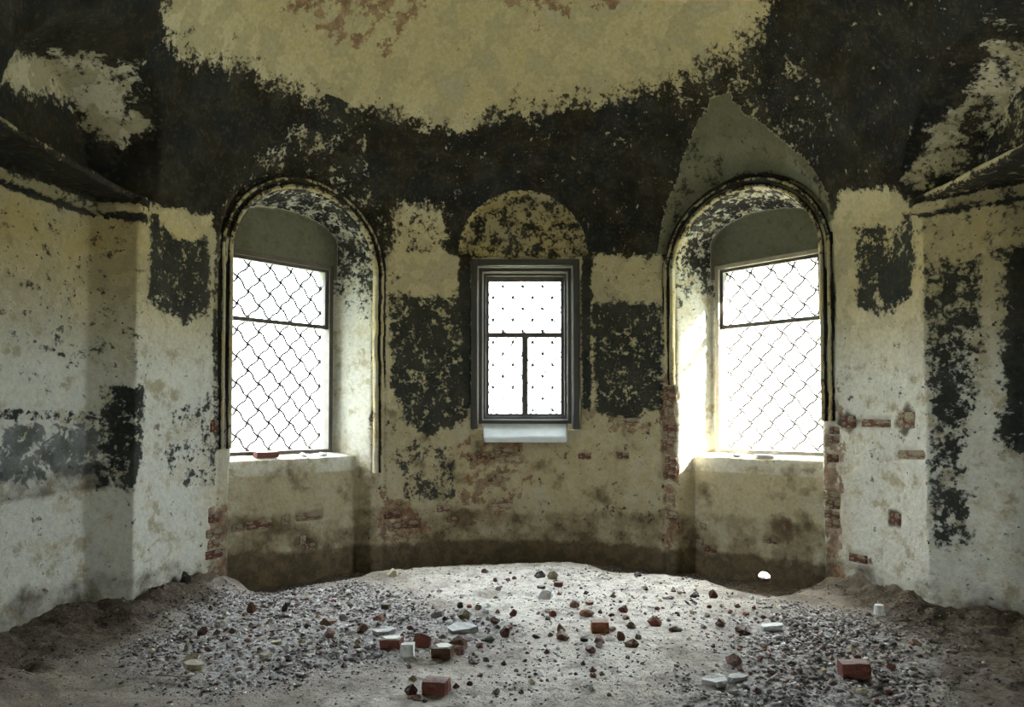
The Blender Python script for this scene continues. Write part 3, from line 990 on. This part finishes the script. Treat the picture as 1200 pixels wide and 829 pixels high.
def centre_window():
    root = empty('window_2', (CX + 0.02, CY, 0))
    tag(root, 'small central window in a stepped dark frame with pale sill', 'window', kind='structure')

    def ring(name, w, z0, z1, t, v0, v1, mat, foot=True):
        m = MB()
        m.box(-w, -w + t, v0, v1, z0, z1).box(w - t, w, v0, v1, z0, z1)
        m.box(-w + t, w - t, v0, v1, z1 - t, z1)
        if foot: m.box(-w + t, w - t, v0, v1, z0, z0 + t)
        return m.build(name, mat, root, 0.005)
    ring('outer_casing', 0.655, 1.465, 3.525, 0.075, 3.22, 3.36, M['wood_dark'], False)
    ring('casing_glint', 0.58, 1.52, 3.45, 0.014, 3.27, 3.36, M['wood_pale'], False)  # pale ring added as a painted light glint on the frame step
    ring('casing_step', 0.566, 1.53, 3.436, 0.042, 3.31, 3.44, M['wood_dark'])
    ring('casing_glint', 0.524, 1.575, 3.394, 0.012, 3.34, 3.44, M['wood_pale'])  # inner ring, again a light glint put in as pale colour
    ring('casing_step', 0.512, 1.585, 3.38, 0.028, 3.37, 3.50, M['wood_dark'])
    ring('sash_frame', 0.50, 1.60, 3.35, 0.055, 3.44, 3.51, M['wood'])
    bars(root, 'transom', M['wood'], [(-0.445, 0.445, 3.45, 3.505, 2.60, 2.66)])
    bars(root, 'mullion', M['wood'], [(-0.036, 0.036, 3.45, 3.505, 1.655, 2.60)])
    for (a, b, c, d) in ((-0.455, 0.455, 2.645, 3.275), (-0.455, -0.022, 1.655, 2.60), (0.022, 0.455, 1.655, 2.60)):
        MB().box(a, b, 3.478, 3.482, c, d).build('pane', M['glass'], root)
    sl = MB()
    sl.v = [(-.49, 3.16, 1.30), (.50, 3.16, 1.30), (.52, 3.40, 1.40), (-.52, 3.40, 1.40), (-.50, 3.16, 1.36), (.49, 3.16, 1.37), (.53, 3.40, 1.60), (-.53, 3.40, 1.60)]
    sl.f = [[3, 2, 1, 0], [4, 5, 6, 7], [0, 1, 5, 4], [1, 2, 6, 5], [2, 3, 7, 6], [3, 0, 4, 7]]
    sl.build('sill', M['slab'], root, 0.018)
    grille(root, 3.62, -0.5, 0.5, 1.6, 3.38, 0.25, 0.285, (0.1, 0.1), 0.010)
    return root


W2 = centre_window()


# ---------------------------------------------------------------- rubble
for _n, _c in (('brick_red', (0.17, 0.058, 0.042)), ('brick_dark', (0.085, 0.036, 0.030)), ('brick_brown', (0.13, 0.072, 0.042)), ('brick_orange', (0.22, 0.09, 0.042)),
               ('brick_pink', (0.24, 0.14, 0.115)), ('plaster_white', (0.58, 0.59, 0.58)), ('stone_dark', (0.05, 0.042, 0.040)), ('stone_olive', (0.13, 0.11, 0.065)),
               ('stone_grey', (0.26, 0.22, 0.21)), ('stone_green', (0.10, 0.12, 0.08)), ('stone_sand', (0.52, 0.46, 0.32))):
    M[_n] = {'rgb': _c}
def dusty(name, rgb):
    m, nt, bs = new_mat(name)
    g = NT(nt)
    oi = g.n('ShaderNodeObjectInfo').outputs['Random']
    geo = g.n('ShaderNodeNewGeometry')
    sep = g.n('ShaderNodeSeparateXYZ'); g.put(sep.inputs[0], geo.outputs['Normal'])
    wp = geo.outputs['Position']
    k = g.m('MULTIPLY', g.m('MULTIPLY_ADD', g.noise(24, 6, .65, wp), .9, .55), g.m('MULTIPLY_ADD', oi, .45, .75))
    c = g.mix(1.0, rgb, k, 'MULTIPLY')
    up = g.step(g.m('MULTIPLY_ADD', g.m('SUBTRACT', g.noise(45, 5, .6, wp), .5), 1.2, sep.outputs['Z']), .45, 1.15)
    c = g.mix(g.m('MULTIPLY', up, .6), c, (0.62, 0.62, 0.61) if name.startswith('plaster') else (0.38, 0.34, 0.31))
    g.put(bs.inputs['Base Color'], c)
    bs.inputs['Roughness'].default_value = .95
    g.put(bs.inputs['Normal'], g.bump(g.noise(60, 6, .65, wp), .9, .012))
    return m


for _n in [k for k in M if k.startswith(('brick_', 'stone_', 'plaster_'))]:
    M[_n] = dusty(_n, tuple(M[_n]['rgb']))
M['mortar'] = plain('lime_mortar', (0.66, 0.65, 0.61), 0.95, 0.25, 25, 0.6)

# x, y on the floor, width, height, shape, material, label
CHUNKS = [
    (-0.438, 4.185, 0.144, 0.08, 'brick', 'brick_red', 'large dark red brick half with a flat dusty top, nearest to the viewer'),
    (-0.587, 4.164, 0.085, 0.055, 'rock', 'brick_dark', 'crumbling brown lump lying beside the nearest red brick half'),
    (-0.839, 4.999, 0.143, 0.066, 'brick', 'brick_red', 'red brick bat with pale mortar on top beside the white plaster block'),
    (-0.701, 4.805, 0.086, 0.081, 'brick', 'plaster_white', 'squarish pale plaster block at the right end of the mortar-topped brick bat'),
    (-0.944, 5.298, 0.177, 0.063, 'slab', 'plaster_white', 'tilted bluish white plaster slab behind the mortar-topped brick bat'),
    (-0.631, 5.032, 0.132, 0.09, 'rock', 'brick_red', 'faceted red brick lump in the middle of the central rubble heap'),
    (-0.506, 5.023, 0.108, 0.06, 'rock', 'brick_pink', 'dusty pinkish brick lump right of the faceted red lump'),
    (-0.37, 5.341, 0.241, 0.076, 'slab', 'plaster_white', 'largest bluish white plaster slab lying tilted in the central rubble heap'),
    (-0.373, 5.019, 0.15, 0.084, 'rock', 'brick_brown', 'rust brown triangular brick lump in front of the largest plaster slab'),
    (-0.457, 4.772, 0.137, 0.068, 'brick', 'brick_brown', 'brown brick bat with a white mortar top at the front of the heap'),
    (-0.357, 4.856, 0.087, 0.058, 'rock', 'brick_pink', 'rounded pink lump touching the white-topped brown brick bat'),
    (-0.172, 5.176, 0.111, 0.05, 'rock', 'stone_green', 'dark greenish stone on its own right of the central rubble heap'),
    (-0.383, 5.667, 0.109, 0.075, 'rock', 'stone_olive', 'grey brown pyramid shaped stone behind the largest plaster slab'),
    (-0.602, 5.765, 0.117, 0.069, 'rock', 'stone_grey', 'mauve grey rounded stone behind the central rubble heap'),
    (0.007, 5.795, 0.063, 0.063, 'rock', 'brick_red', 'small blocky deep red brick lump standing alone mid floor'),
    (-0.056, 5.285, 0.082, 0.076, 'rock', 'brick_dark', 'dark red ragged lump right of the largest plaster slab'),
    (-0.133, 5.587, 0.08, 0.054, 'rock', 'brick_dark', 'dull maroon lump just beyond the ragged dark red lump'),
    (-1.053, 5.977, 0.072, 0.043, 'brick', 'stone_olive', 'small black-olive block on the pale dust left of centre'),
    (-1.051, 5.643, 0.108, 0.061, 'rock', 'brick_pink', 'dull pink lump left of the bluish plaster slab'),
    (-1.122, 5.376, 0.103, 0.058, 'rock', 'brick_brown', 'low brown lump left of the central rubble heap'),
    (-0.438, 6.025, 0.058, 0.051, 'rock', 'stone_dark', 'round near-black stone behind the pyramid shaped stone'),
    (-0.278, 7.295, 0.079, 0.044, 'rock', 'brick_dark', 'little dark lump under the centre window, far floor edge'),
    (-1.207, 7.194, 0.121, 0.086, 'rock', 'stone_sand', 'pale yellowish stone at the floor edge left of the centre window'),
    (0.278, 7.084, 0.127, 0.068, 'rock', 'stone_dark', 'dark brown pointed stone at the far floor edge below the centre window'),
    (0.402, 7.044, 0.118, 0.076, 'rock', 'stone_olive', 'olive stone touching the dark brown pointed stone'),
    (0.445, 6.785, 0.081, 0.049, 'brick', 'brick_red', 'small red brick piece in front of the olive stone'),
    (0.279, 6.685, 0.08, 0.032, 'slab', 'brick_dark', 'thin dark shard just behind the bright white plaster wedge'),
    (0.284, 6.308, 0.151, 0.09, 'rock', 'plaster_white', 'bright white plaster wedge below the centre window'),
    (0.656, 6.059, 0.08, 0.029, 'slab', 'brick_orange', 'thin orange brick flake on the bright dusty floor'),
    (0.611, 5.795, 0.132, 0.048, 'rock', 'brick_orange', 'long orange red brick fragment on the bright dusty floor'),
    (0.658, 5.342, 0.128, 0.096, 'brick', 'brick_orange', 'largest orange brown brick half right of centre, standing on edge'),
    (0.37, 5.362, 0.064, 0.071, 'rock', 'brick_brown', 'upright olive brown lump left of the orange brick half'),
    (0.368, 5.174, 0.105, 0.05, 'rock', 'brick_brown', 'flat brown lump in front of the upright olive brown lump'),
    (0.33, 5.773, 0.069, 0.055, 'rock', 'brick_red', 'crimson lump left of the long orange red fragment'),
    (0.615, 5.035, 0.09, 0.06, 'rock', 'brick_pink', 'purplish brick lump in front of the orange brick half'),
    (0.537, 4.875, 0.093, 0.047, 'rock', 'brick_dark', 'maroon lump nearest the viewer in the right-hand scatter'),
    (0.833, 4.986, 0.107, 0.06, 'rock', 'brick_brown', 'rounded brown stone at the right of the purplish brick lump'),
    (0.785, 5.158, 0.062, 0.068, 'rock', 'brick_brown', 'narrow upright brown lump behind the rounded brown stone'),
    (0.906, 5.409, 0.078, 0.052, 'rock', 'stone_olive', 'dark olive lump behind the narrow upright brown lump'),
    (0.915, 5.196, 0.056, 0.044, 'rock', 'stone_olive', 'small olive stone right behind the rounded brown stone'),
    (1.102, 5.533, 0.119, 0.073, 'rock', 'brick_red', 'jagged red brown brick lump with a pointed right end'),
    (0.92, 5.904, 0.085, 0.064, 'rock', 'brick_red', 'tilted red lump in the far right-hand scatter'),
    (0.909, 5.7, 0.068, 0.034, 'rock', 'brick_pink', 'flat pink flake in front of the tilted red lump'),
    (0.804, 5.771, 0.062, 0.028, 'rock', 'brick_dark', 'small maroon flake left of the flat pink flake'),
    (1.231, 5.376, 0.103, 0.039, 'rock', 'brick_dark', 'flat maroon sliver right of the jagged red brown lump'),
    (1.535, 6.124, 0.11, 0.051, 'shard', 'stone_dark', 'curved near-black shard hollow side up on the bright floor'),
    (1.639, 6.406, 0.092, 0.046, 'rock', 'stone_dark', 'dark blue-black lump behind the curved shard'),
    (1.806, 6.403, 0.084, 0.077, 'rock', 'brick_dark', 'dark maroon cube-like lump by the foot of the right window wall'),
    (1.989, 6.521, 0.07, 0.039, 'shard', 'stone_dark', 'small dark shard right of the maroon cube-like lump'),
    (1.383, 6.321, 0.106, 0.03, 'rock', 'stone_dark', 'pair-like flat dark stone alone on the brightest floor'),
    (1.601, 5.497, 0.079, 0.066, 'rock', 'brick_brown', 'brown lump on the bluish floor in front of the right window'),
    (1.741, 5.406, 0.129, 0.052, 'rock', 'brick_brown', 'wide low brown lump left of the pale plank-like shard'),
    (1.441, 4.651, 0.111, 0.067, 'rock', 'brick_pink', 'dusty rose brick lump at the edge of the dark gravel'),
    (1.23, 4.323, 0.17, 0.026, 'slab', 'plaster_white', 'long thin pale shard in the dark gravel at the right'),
    (1.369, 4.362, 0.125, 0.047, 'slab', 'plaster_white', 'bent pale shard overlapping the long thin pale shard'),
    (1.967, 5.446, 0.182, 0.039, 'slab', 'plaster_white', 'pale plank-like shard propped up on the gravel by the right window'),
    (2.122, 4.433, 0.169, 0.095, 'brick', 'brick_red', 'red brick lying alone on the dark gravel at the right'),
    (2.924, 5.683, 0.089, 0.089, 'cup', 'plaster_white', 'small whitish tapered block at the foot of the right wall'),
    (3.881, 5.965, 0.114, 0.1, 'rock', 'brick_dark', 'dark red lump heaped against the base of the far right wall'),
    (3.884, 5.807, 0.097, 0.111, 'rock', 'brick_red', 'rounded red lump right of the dark lump at the far right wall'),
    (-2.907, 6.354, 0.114, 0.106, 'rock', 'stone_dark', 'dark chunk on the dirt bank by the left window jamb'),
    (-2.956, 6.069, 0.109, 0.065, 'rock', 'brick_pink', 'pinkish stone on the dirt bank below the left wall'),
    (-2.044, 4.586, 0.148, 0.055, 'slab', 'stone_sand', 'broad pale stone at the front edge of the left gravel'),
    (-2.144, 4.781, 0.114, 0.046, 'rock', 'stone_sand', 'yellowish stone just behind the broad pale stone'),
    (-2.136, 5.853, 0.084, 0.084, 'rock', 'brick_brown', 'rusty brown round lump below the left window'),
    (-2.139, 5.719, 0.055, 0.048, 'rock', 'brick_brown', 'smaller rusty lump touching the rusty round one'),
    (-1.883, 5.919, 0.057, 0.085, 'rock', 'stone_dark', 'dark pointed stone standing on the left gravel'),
    (-1.429, 5.56, 0.133, 0.06, 'rock', 'brick_brown', 'brown broken brick piece in the left gravel'),
    (-1.344, 5.267, 0.088, 0.063, 'rock', 'brick_pink', 'dull rose lump in front of the brown broken brick piece'),
    (-1.554, 4.934, 0.059, 0.059, 'rock', 'plaster_white', 'round white plaster lump in the left gravel'),
    (-2.007, 5.254, 0.05, 0.044, 'rock', 'plaster_white', 'small white lump on the left gravel'),
    (-1.652, 4.803, 0.081, 0.04, 'slab', 'stone_sand', 'flat beige shard at the front of the left gravel'),
    (-1.658, 4.41, 0.063, 0.042, 'rock', 'plaster_white', 'pale knob at the front rim of the left gravel'),
    (-1.667, 5.05, 0.079, 0.024, 'slab', 'stone_sand', 'slim cream sliver leaning beside the round white lump'),
    (-1.337, 5.679, 0.075, 0.054, 'rock', 'stone_grey', 'grey stone behind the low brown lump'),
    (-0.215, 6.035, 0.087, 0.043, 'rock', 'plaster_white', 'off-white lump near the middle of the floor'),
    (-0.221, 5.805, 0.09, 0.042, 'rock', 'plaster_white', 'low white lump in front of the off-white lump'),
    (-0.25, 4.687, 0.079, 0.039, 'rock', 'stone_olive', 'brown and beige crumbled stone right of the white-topped brick bat'),
    (-0.283, 5.948, 0.064, 0.043, 'rock', 'stone_olive', 'olive flake behind the low white lump'),
    (0.529, 6.011, 0.094, 0.065, 'rock', 'brick_pink', 'mauve pink lump left of the thin orange flake'),
    (-2.459, 4.881, 0.059, 0.029, 'rock', 'stone_sand', 'cream pebble on the dirt left of the gravel'),
    (-2.3, 5.306, 0.083, 0.057, 'rock', 'brick_dark', 'maroon stone in the left gravel near the bank'),
    (2.816, 5.005, 0.108, 0.042, 'rock', 'brick_orange', 'ochre flat stone on the dirt below the right wall'),
    (2.011, 4.119, 0.064, 0.039, 'rock', 'stone_sand', 'yellowish white pebble in front of the lone red brick'),
    (1.274, 7.22, 0.087, 0.043, 'rock', 'stone_dark', 'dark pebble near the right window wall on the far floor edge'),
]


def hull_mesh(name, pts, mat):
    bm = bmesh.new()
    for p in pts: bm.verts.new(p)
    r = bmesh.ops.convex_hull(bm, input=bm.verts[:])
    loose = [v for v in bm.verts if not v.link_faces]
    if loose: bmesh.ops.delete(bm, geom=loose, context='VERTS')
    bmesh.ops.recalc_face_normals(bm, faces=bm.faces[:])
    me = bpy.data.meshes.new(name); bm.to_mesh(me); bm.free()
    me.materials.append(M[mat])
    return me


def rock_pts(rg, w, d, h, n=8):
    pts = []
    for k in range(n):
        a = rg.uniform(0, 2 * math.pi); c = rg.uniform(-1, 1)
        q = math.sqrt(1 - c * c)
        v = Vector((q * math.cos(a), q * math.sin(a), c))
        m = max(abs(v.x), abs(v.y), abs(v.z))
        v = v.lerp(v / m, .6) * rg.uniform(.7, 1.0)
        pts.append((v.x * w / 2, v.y * d / 2, v.z * h / 2))
    return pts + [(w * .5, 0, -h * .2), (-w * .5, 0, -h * .15), (0, d * .45, -h * .5), (w * .3, -d * .4, -h * .5), (-w * .3, -d * .4, -h * .5), (rg.uniform(-.2, .2) * w, 0, h * .5)]


def box_pts(rg, w, d, h, broken=.3):
    pts = []
    for sx in (-1, 1):
        for sy in (-1, 1):
            for sz in (-1, 1):
                c = .06
                k = 1 - (broken * rg.random() if sx > 0 else 0)
                for e in ((1 - c, 1, 1), (1, 1 - c, 1), (1, 1, 1 - c)):
                    pts.append((sx * w / 2 * e[0] * k, sy * d / 2 * e[1], sz * h / 2 * e[2] * (1 - rg.random() * .04)))
    return pts


def slab_pts(rg, w, d, t):
    pts = []
    for k in range(6):
        a = 2 * math.pi * (k + rg.uniform(-.38, .38)) / 6
        r = rg.uniform(.8, 1.2)
        x, y = math.cos(a) * w / 2 * r, math.sin(a) * d / 2 * r
        pts += [(x, y, t / 2), (x * rg.uniform(.85, 1), y * rg.uniform(.85, 1), -t / 2)]
    return pts


CHUNK_NAMES = {'brick': 'brick_bat', 'rock': 'brick_lump', 'slab': 'plaster_slab', 'shard': 'shard', 'cup': 'tapered_block'}


def fz(x, y):
    return float(floor_height(np.array([x]), np.array([y]))[0])


def shard_mesh(w, h, mat):
    V, F = [], []
    n = 9
    for j, (rad, dy) in enumerate(((1.0, -.5), (1.0, .5), (.86, .5), (.86, -.5))):
        for i in range(n):
            a = math.pi * (1.12 + .76 * i / (n - 1))
            V.append((math.cos(a) * w / 2 * rad, dy * w * .6 * (1 - .25 * abs(i - 4) / 4), (math.sin(a) * rad + .55) * h))
    for j in range(4):
        for i in range(n - 1):
            F.append([j * n + i, j * n + i + 1, ((j + 1) % 4) * n + i + 1, ((j + 1) % 4) * n + i])
    F += [[0, n, 2 * n, 3 * n], [n - 1, 4 * n - 1, 3 * n - 1, 2 * n - 1]]
    me = set_mesh('shard', V, F, smooth=False); me.materials.append(M[mat])
    return me


def roughen(me, w, seed):
    """chipped, uneven broken faces"""
    bm = bmesh.new(); bm.from_mesh(me)
    bmesh.ops.subdivide_edges(bm, edges=bm.edges[:], cuts=2, use_grid_fill=True)
    bmesh.ops.triangulate(bm, faces=bm.faces[:])
    P = np.array([v.co for v in bm.verts])
    n = (fbm(P + seed, 2.2 / w, 2) - .5) * .16 * w + (fbm(P + seed * 2.3, 7 / w, 2) - .5) * .07 * w
    for v, k in zip(bm.verts, n):
        v.co += v.normal * float(k)
    bm.to_mesh(me); bm.free()


def lay_chunks():
    for i, (x, y, w, h, shape, mat, label) in enumerate(CHUNKS):
        rg = random.Random(100 + i)
        name = CHUNK_NAMES[shape]
        if shape == 'rock':
            name = 'plaster_lump' if mat == 'plaster_white' else ('rubble_stone' if mat.startswith('stone') else 'brick_lump')
            me = hull_mesh(name, rock_pts(rg, w, w * rg.uniform(.7, 1), h), mat)
            tilt = (rg.uniform(-.15, .15), rg.uniform(-.15, .15), rg.uniform(-.5, .5))
        elif shape == 'brick':
            if mat == 'plaster_white': name = 'plaster_block'
            me = hull_mesh(name, box_pts(rg, w, w * .75, h, .12), mat)
            tilt = (rg.uniform(-.06, .06), rg.uniform(-.06, .06), rg.uniform(-.25, .1))
        elif shape == 'slab':
            me = hull_mesh(name, slab_pts(rg, w, w * .62, .022 + w * .08), mat)
            tilt = (math.asin(min(.8, h / (w * .75))) * .25, rg.uniform(-.12, .12), rg.uniform(-.25, .25))
        elif shape == 'shard':
            me = shard_mesh(w, h, mat); tilt = (0.1, 0.15, rg.uniform(-.5, .5))
        else:
            pts = [(math.cos(a) * w / 2 * k, math.sin(a) * w / 2 * k, z) for a in np.linspace(0, 2 * math.pi, 15)[:-1] for k, z in ((1, -h / 2), (.97, -h * .4), (.78, h * .46), (.72, h / 2))]
            me = hull_mesh(name, pts, mat); tilt = (0.03, -.05, 0)
        if shape in ('rock', 'brick', 'slab'):
            roughen(me, w, 90 + i)
        o = link(name, me)
        o.rotation_euler = tilt
        R3 = o.rotation_euler.to_matrix()
        zmin = min((R3 @ v.co).z for v in me.vertices)
        z0 = min(fz(x + a * w * .35, y + b * w * .3) for a in (-1, 0, 1) for b in (-1, 0, 1))
        o.location = (x, y, z0 - zmin - 0.004)
        cat = 'stone' if mat.startswith('stone') else ('plaster' if mat.startswith('plaster') else 'brick')
        tag(o, label, cat, 'rubble strewn over the apse floor', 'thing')
        if 'mortar' in label and shape == 'brick' and not label.startswith('squarish'):
            c = link('mortar_crust', hull_mesh('mortar_crust', [(px * .9, py * .9, h / 2 + pz) for px, py, pz in slab_pts(rg, w, w * .75, .018)], 'mortar'), None, o)
            c['label'] = 'pale lime mortar crust on top of the brick'


lay_chunks()


PLACES = [((-0.6, 5.2, .55), 'in the central rubble heap'), ((0.7, 5.7, .6), 'in the loose scatter right of centre'), ((-1.5, 5.9, .6), 'on the left gravel behind the brown brick pieces'),
          ((-1.6, 5.0, .5), 'at the front of the left gravel'), ((0.2, 6.6, .7), 'on the bright floor below the centre window'), ((1.9, 4.6, .5), 'on the dark gravel around the lone red brick'),
          ((-2.3, 5.4, .4), 'on the left gravel near the dirt bank'), ((1.6, 6.1, .5), 'on the bluish floor in front of the right window'), ((0.1, 4.5, .5), 'on the packed dust nearest the viewer')]
TONES = {'brick_red': 'red brick', 'brick_dark': 'maroon brick', 'brick_brown': 'brown brick', 'brick_pink': 'dusty pink brick', 'plaster_white': 'white plaster', 'stone_sand': 'cream plaster',
         'stone_dark': 'near-black stone', 'stone_olive': 'olive stone', 'stone_grey': 'grey stone'}


CRUMBS = []


def lay_crumbs():
    """small crumbs one could still count; those of one colour in one spot are alike and share a label"""
    kinds = [('brick_crumb', ('brick_red', 'brick_dark', 'brick_brown', 'brick_pink'), 'brick', 'brick crumbs on the apse floor', 110),
             ('plaster_crumb', ('plaster_white', 'stone_sand'), 'plaster', 'plaster crumbs on the apse floor', 70),
             ('stone_crumb', ('stone_dark', 'stone_olive', 'stone_grey'), 'stone', 'dark stone crumbs on the apse floor', 80)]
    rg = random.Random(77)
    taken = [(c[0], c[1], c[2] * .5) for c in CHUNKS]
    for name, mats, cat, group, count in kinds:
        protos = {m: [hull_mesh(name, rock_pts(random.Random(hash_(m) + k), 1, .85, .62, 7), m) for k in range(4)] for m in mats}
        n = 0
        while n < count:
            (cx, cy, sg), where = rg.choice(PLACES)
            x, y = rg.gauss(cx, sg), rg.gauss(cy, sg * .8)
            if math.hypot(x - CX, max(y - CY, 0)) > 2.45 or y < 3.95 or math.hypot(x - cx, y - cy) > sg * 1.6: continue
            if name == 'plaster_crumb' and abs(x) < 1.2 and rg.random() < .5: continue
            w = rg.uniform(.028, .065)
            if any(math.hypot(x - a, y - b) < c + w * .6 for a, b, c in taken): continue
            taken.append((x, y, w * .5)); CRUMBS.append((x, y, w * .5))
            mat = rg.choice(mats)
            o = bpy.data.objects.new(name, rg.choice(protos[mat]))
            COL.objects.link(o)
            o.scale = (w, w, w * rg.uniform(.8, 1.1))
            o.rotation_euler = (rg.uniform(-.1, .1), rg.uniform(-.1, .1), rg.uniform(0, 6.28))
            o.location = (x, y, fz(x, y) + o.scale.z * .27)
            tag(o, 'small %s crumb %s' % (TONES[mat], where), cat, '%s %s' % (TONES[mat] + ' crumbs', where))
            n += 1


def hash_(t):
    return sum(ord(c) * (i + 3) for i, c in enumerate(t))


lay_crumbs()


def sill_pieces():
    for side, u, v, w, h, d, mat, name, label, cat in (
            (-AZW, -.30, 3.47, .26, .055, .10, 'brick_red', 'brick_bat', 'flat red brick piece on the sill of the left window', 'brick'),
            (-AZW, .12, 3.46, .10, .035, .07, 'plaster_white', 'plaster_lump', 'white plaster bit on the left window sill beside the flat red brick', 'plaster'),
            (-AZW, .34, 3.45, .14, .04, .08, 'plaster_white', 'plaster_lump', 'larger white plaster bit at the right end of the left window sill', 'plaster'),
            (AZW, .10, 3.44, .30, .03, .12, 'plaster_white', 'plaster_slab', 'broken plaster strip on the sill of the right window', 'plaster'),
            (AZW, -.22, 3.45, .13, .035, .08, 'plaster_white', 'plaster_lump', 'small plaster bit left of the strip on the right window sill', 'plaster')):
        t, n = axes(side)
        rg = random.Random(int(u * 100) + 300)
        pts = box_pts(rg, w, d, h, .25) if name == 'brick_bat' else (slab_pts(rg, w, d, h) if name == 'plaster_slab' else rock_pts(rg, w, d, h))
        o = link(name, hull_mesh(name, pts, mat))
        x, y = CX + n[0] * v + t[0] * u, CY + n[1] * v + t[1] * u
        z = SILL + (v - VINF) * .25
        z += float(wall_disp(np.array([[x, y, z]]))[0])
        o.location = (x, y, z + h * .5 + .004)
        o.rotation_euler = (0, 0, -R_(side) + rg.uniform(-.2, .2))
        tag(o, label, cat, 'broken bits on the window sills', 'thing')


sill_pieces()
_tw = [(-2.17, 4.36), (-2.10, 4.375), (-2.03, 4.37), (-1.96, 4.395)]
tag(MB().tube([(a, b, fz(a, b) + .022) for a, b in _tw], .006, 6).build('twig', M['stone_sand'], smooth=True), 'thin pale twig lying at the front edge of the left gravel', 'twig', kind='thing')


# ---------------------------------------------------------------- gravel nobody could count
def gravel_material():
    m, nt, bs = new_mat('mixed_gravel')
    g = NT(nt)
    at = g.n('ShaderNodeAttribute', attribute_name='tone').outputs['Color']
    g.put(bs.inputs['Base Color'], g.mix(1.0, at, g.m('MULTIPLY_ADD', g.noise(60, 3), .8, .6), 'MULTIPLY'))
    bs.inputs['Roughness'].default_value = 0.85
    return m


def build_gravel():
    rg = np.random.default_rng(21)
    N = 330000
    X = rg.uniform(-4.1, 4.2, N); Y = rg.uniform(3.75, 8.4, N)
    z = floor_zones(X, Y)
    cl = fbm(np.stack([X, Y, X * 0 + 3], 1), 2.2, 3)
    dens = 0.06 + (0.36 + .34 * sstep(0, 1, X)) * z['gravel'] * sstep(.32, .55, cl) + .12 * z['gravel'] + .30 * np.clip(z['dark'], 0, 1) * sstep(.4, .6, cl) + .16 * z['sand'] * sstep(.40, .6, cl)
    keep = (rg.random(N) < dens * .42) & (-air(np.stack([X, Y, X * 0 + .2], 1)) > 0.02)
    for (cx, cy, w, *_r) in CHUNKS:
        keep &= ~((np.abs(X - cx) < w * .66 + .01) & (np.abs(Y - cy) < w * .6 + .01))
    for (cx, cy, w) in CRUMBS:
        keep &= ~((np.abs(X - cx) < w + .02) & (np.abs(Y - cy) < w + .02))
    X, Y = X[keep], Y[keep]
    z = {k: v[keep] for k, v in z.items()}
    n = len(X)
    t = (1 + 5 ** .5) / 2
    ico = np.array([(-1, t, 0), (1, t, 0), (-1, -t, 0), (1, -t, 0), (0, -1, t), (0, 1, t), (0, -1, -t), (0, 1, -t), (t, 0, -1), (t, 0, 1), (-t, 0, -1), (-t, 0, 1)], float) / 1.9
    tri = np.array([(0, 11, 5), (0, 5, 1), (0, 1, 7), (0, 7, 10), (0, 10, 11), (1, 5, 9), (5, 11, 4), (11, 10, 2), (10, 7, 6), (7, 1, 8), (3, 9, 4), (3, 4, 2), (3, 2, 6), (3, 6, 8), (3, 8, 9), (4, 9, 5), (2, 4, 11), (6, 2, 10), (8, 6, 7), (9, 8, 1)])
    size = 0.0042 + 0.010 * rg.random(n) ** 2.5 + 0.010 * (rg.random(n) < .05)
    size *= .7 + .5 * z['gravel']
    V = np.repeat(ico[None], n, 0) * (1 + rg.uniform(-.35, .35, (n, 12, 1)))
    V = V * np.stack([size * rg.uniform(.8, 1.5, n), size * rg.uniform(.7, 1.2, n), size * rg.uniform(.4, .8, n)], 1)[:, None]
    a = rg.uniform(0, 6.283, n)[:, None]
    V = np.stack([V[..., 0] * np.cos(a) - V[..., 1] * np.sin(a), V[..., 0] * np.sin(a) + V[..., 1] * np.cos(a), V[..., 2] + V[..., 0] * rg.uniform(-.5, .5, n)[:, None]], -1)
    H0 = floor_height(X, Y) + (fbm(np.stack([X, Y, X * 0], 1), 16, 3) - .5) * (0.012 + 0.05 * z['gravel'] + 0.03 * np.clip(z['dark'], 0, 1))
    V += np.stack([X, Y, H0 + size * .2], 1)[:, None]
    F = (tri[None] + (np.arange(n) * 12)[:, None, None]).reshape(-1, 3)
    pal = np.array([(.07, .06, .055), (.14, .12, .11), (.24, .215, .20), (.38, .36, .345), (.62, .62, .60), (.16, .085, .07), (.26, .17, .14), (.14, .12, .08)])
    pr = np.array([.14, .20, .25, .21, .07, .05, .05, .03])
    k = rg.choice(len(pal), n, p=pr)
    col = pal[k] * rg.uniform(.7, 1.2, (n, 1))
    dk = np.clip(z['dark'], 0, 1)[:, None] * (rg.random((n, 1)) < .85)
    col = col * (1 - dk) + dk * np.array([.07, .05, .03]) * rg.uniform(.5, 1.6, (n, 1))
    me = set_mesh('gravel', V.reshape(-1, 3), F, smooth=False)
    at = me.attributes.new('tone', 'FLOAT_COLOR', 'POINT')
    at.data.foreach_set('color', np.repeat(np.concatenate([col, np.ones((n, 1))], 1), 12, 0).astype(np.float32).ravel())
    o = link('gravel', me, gravel_material())
    tag(o, 'loose grit and gravel of crushed plaster and brick over the floor', 'gravel', kind='stuff')
    print('gravel stones', n)


build_gravel()
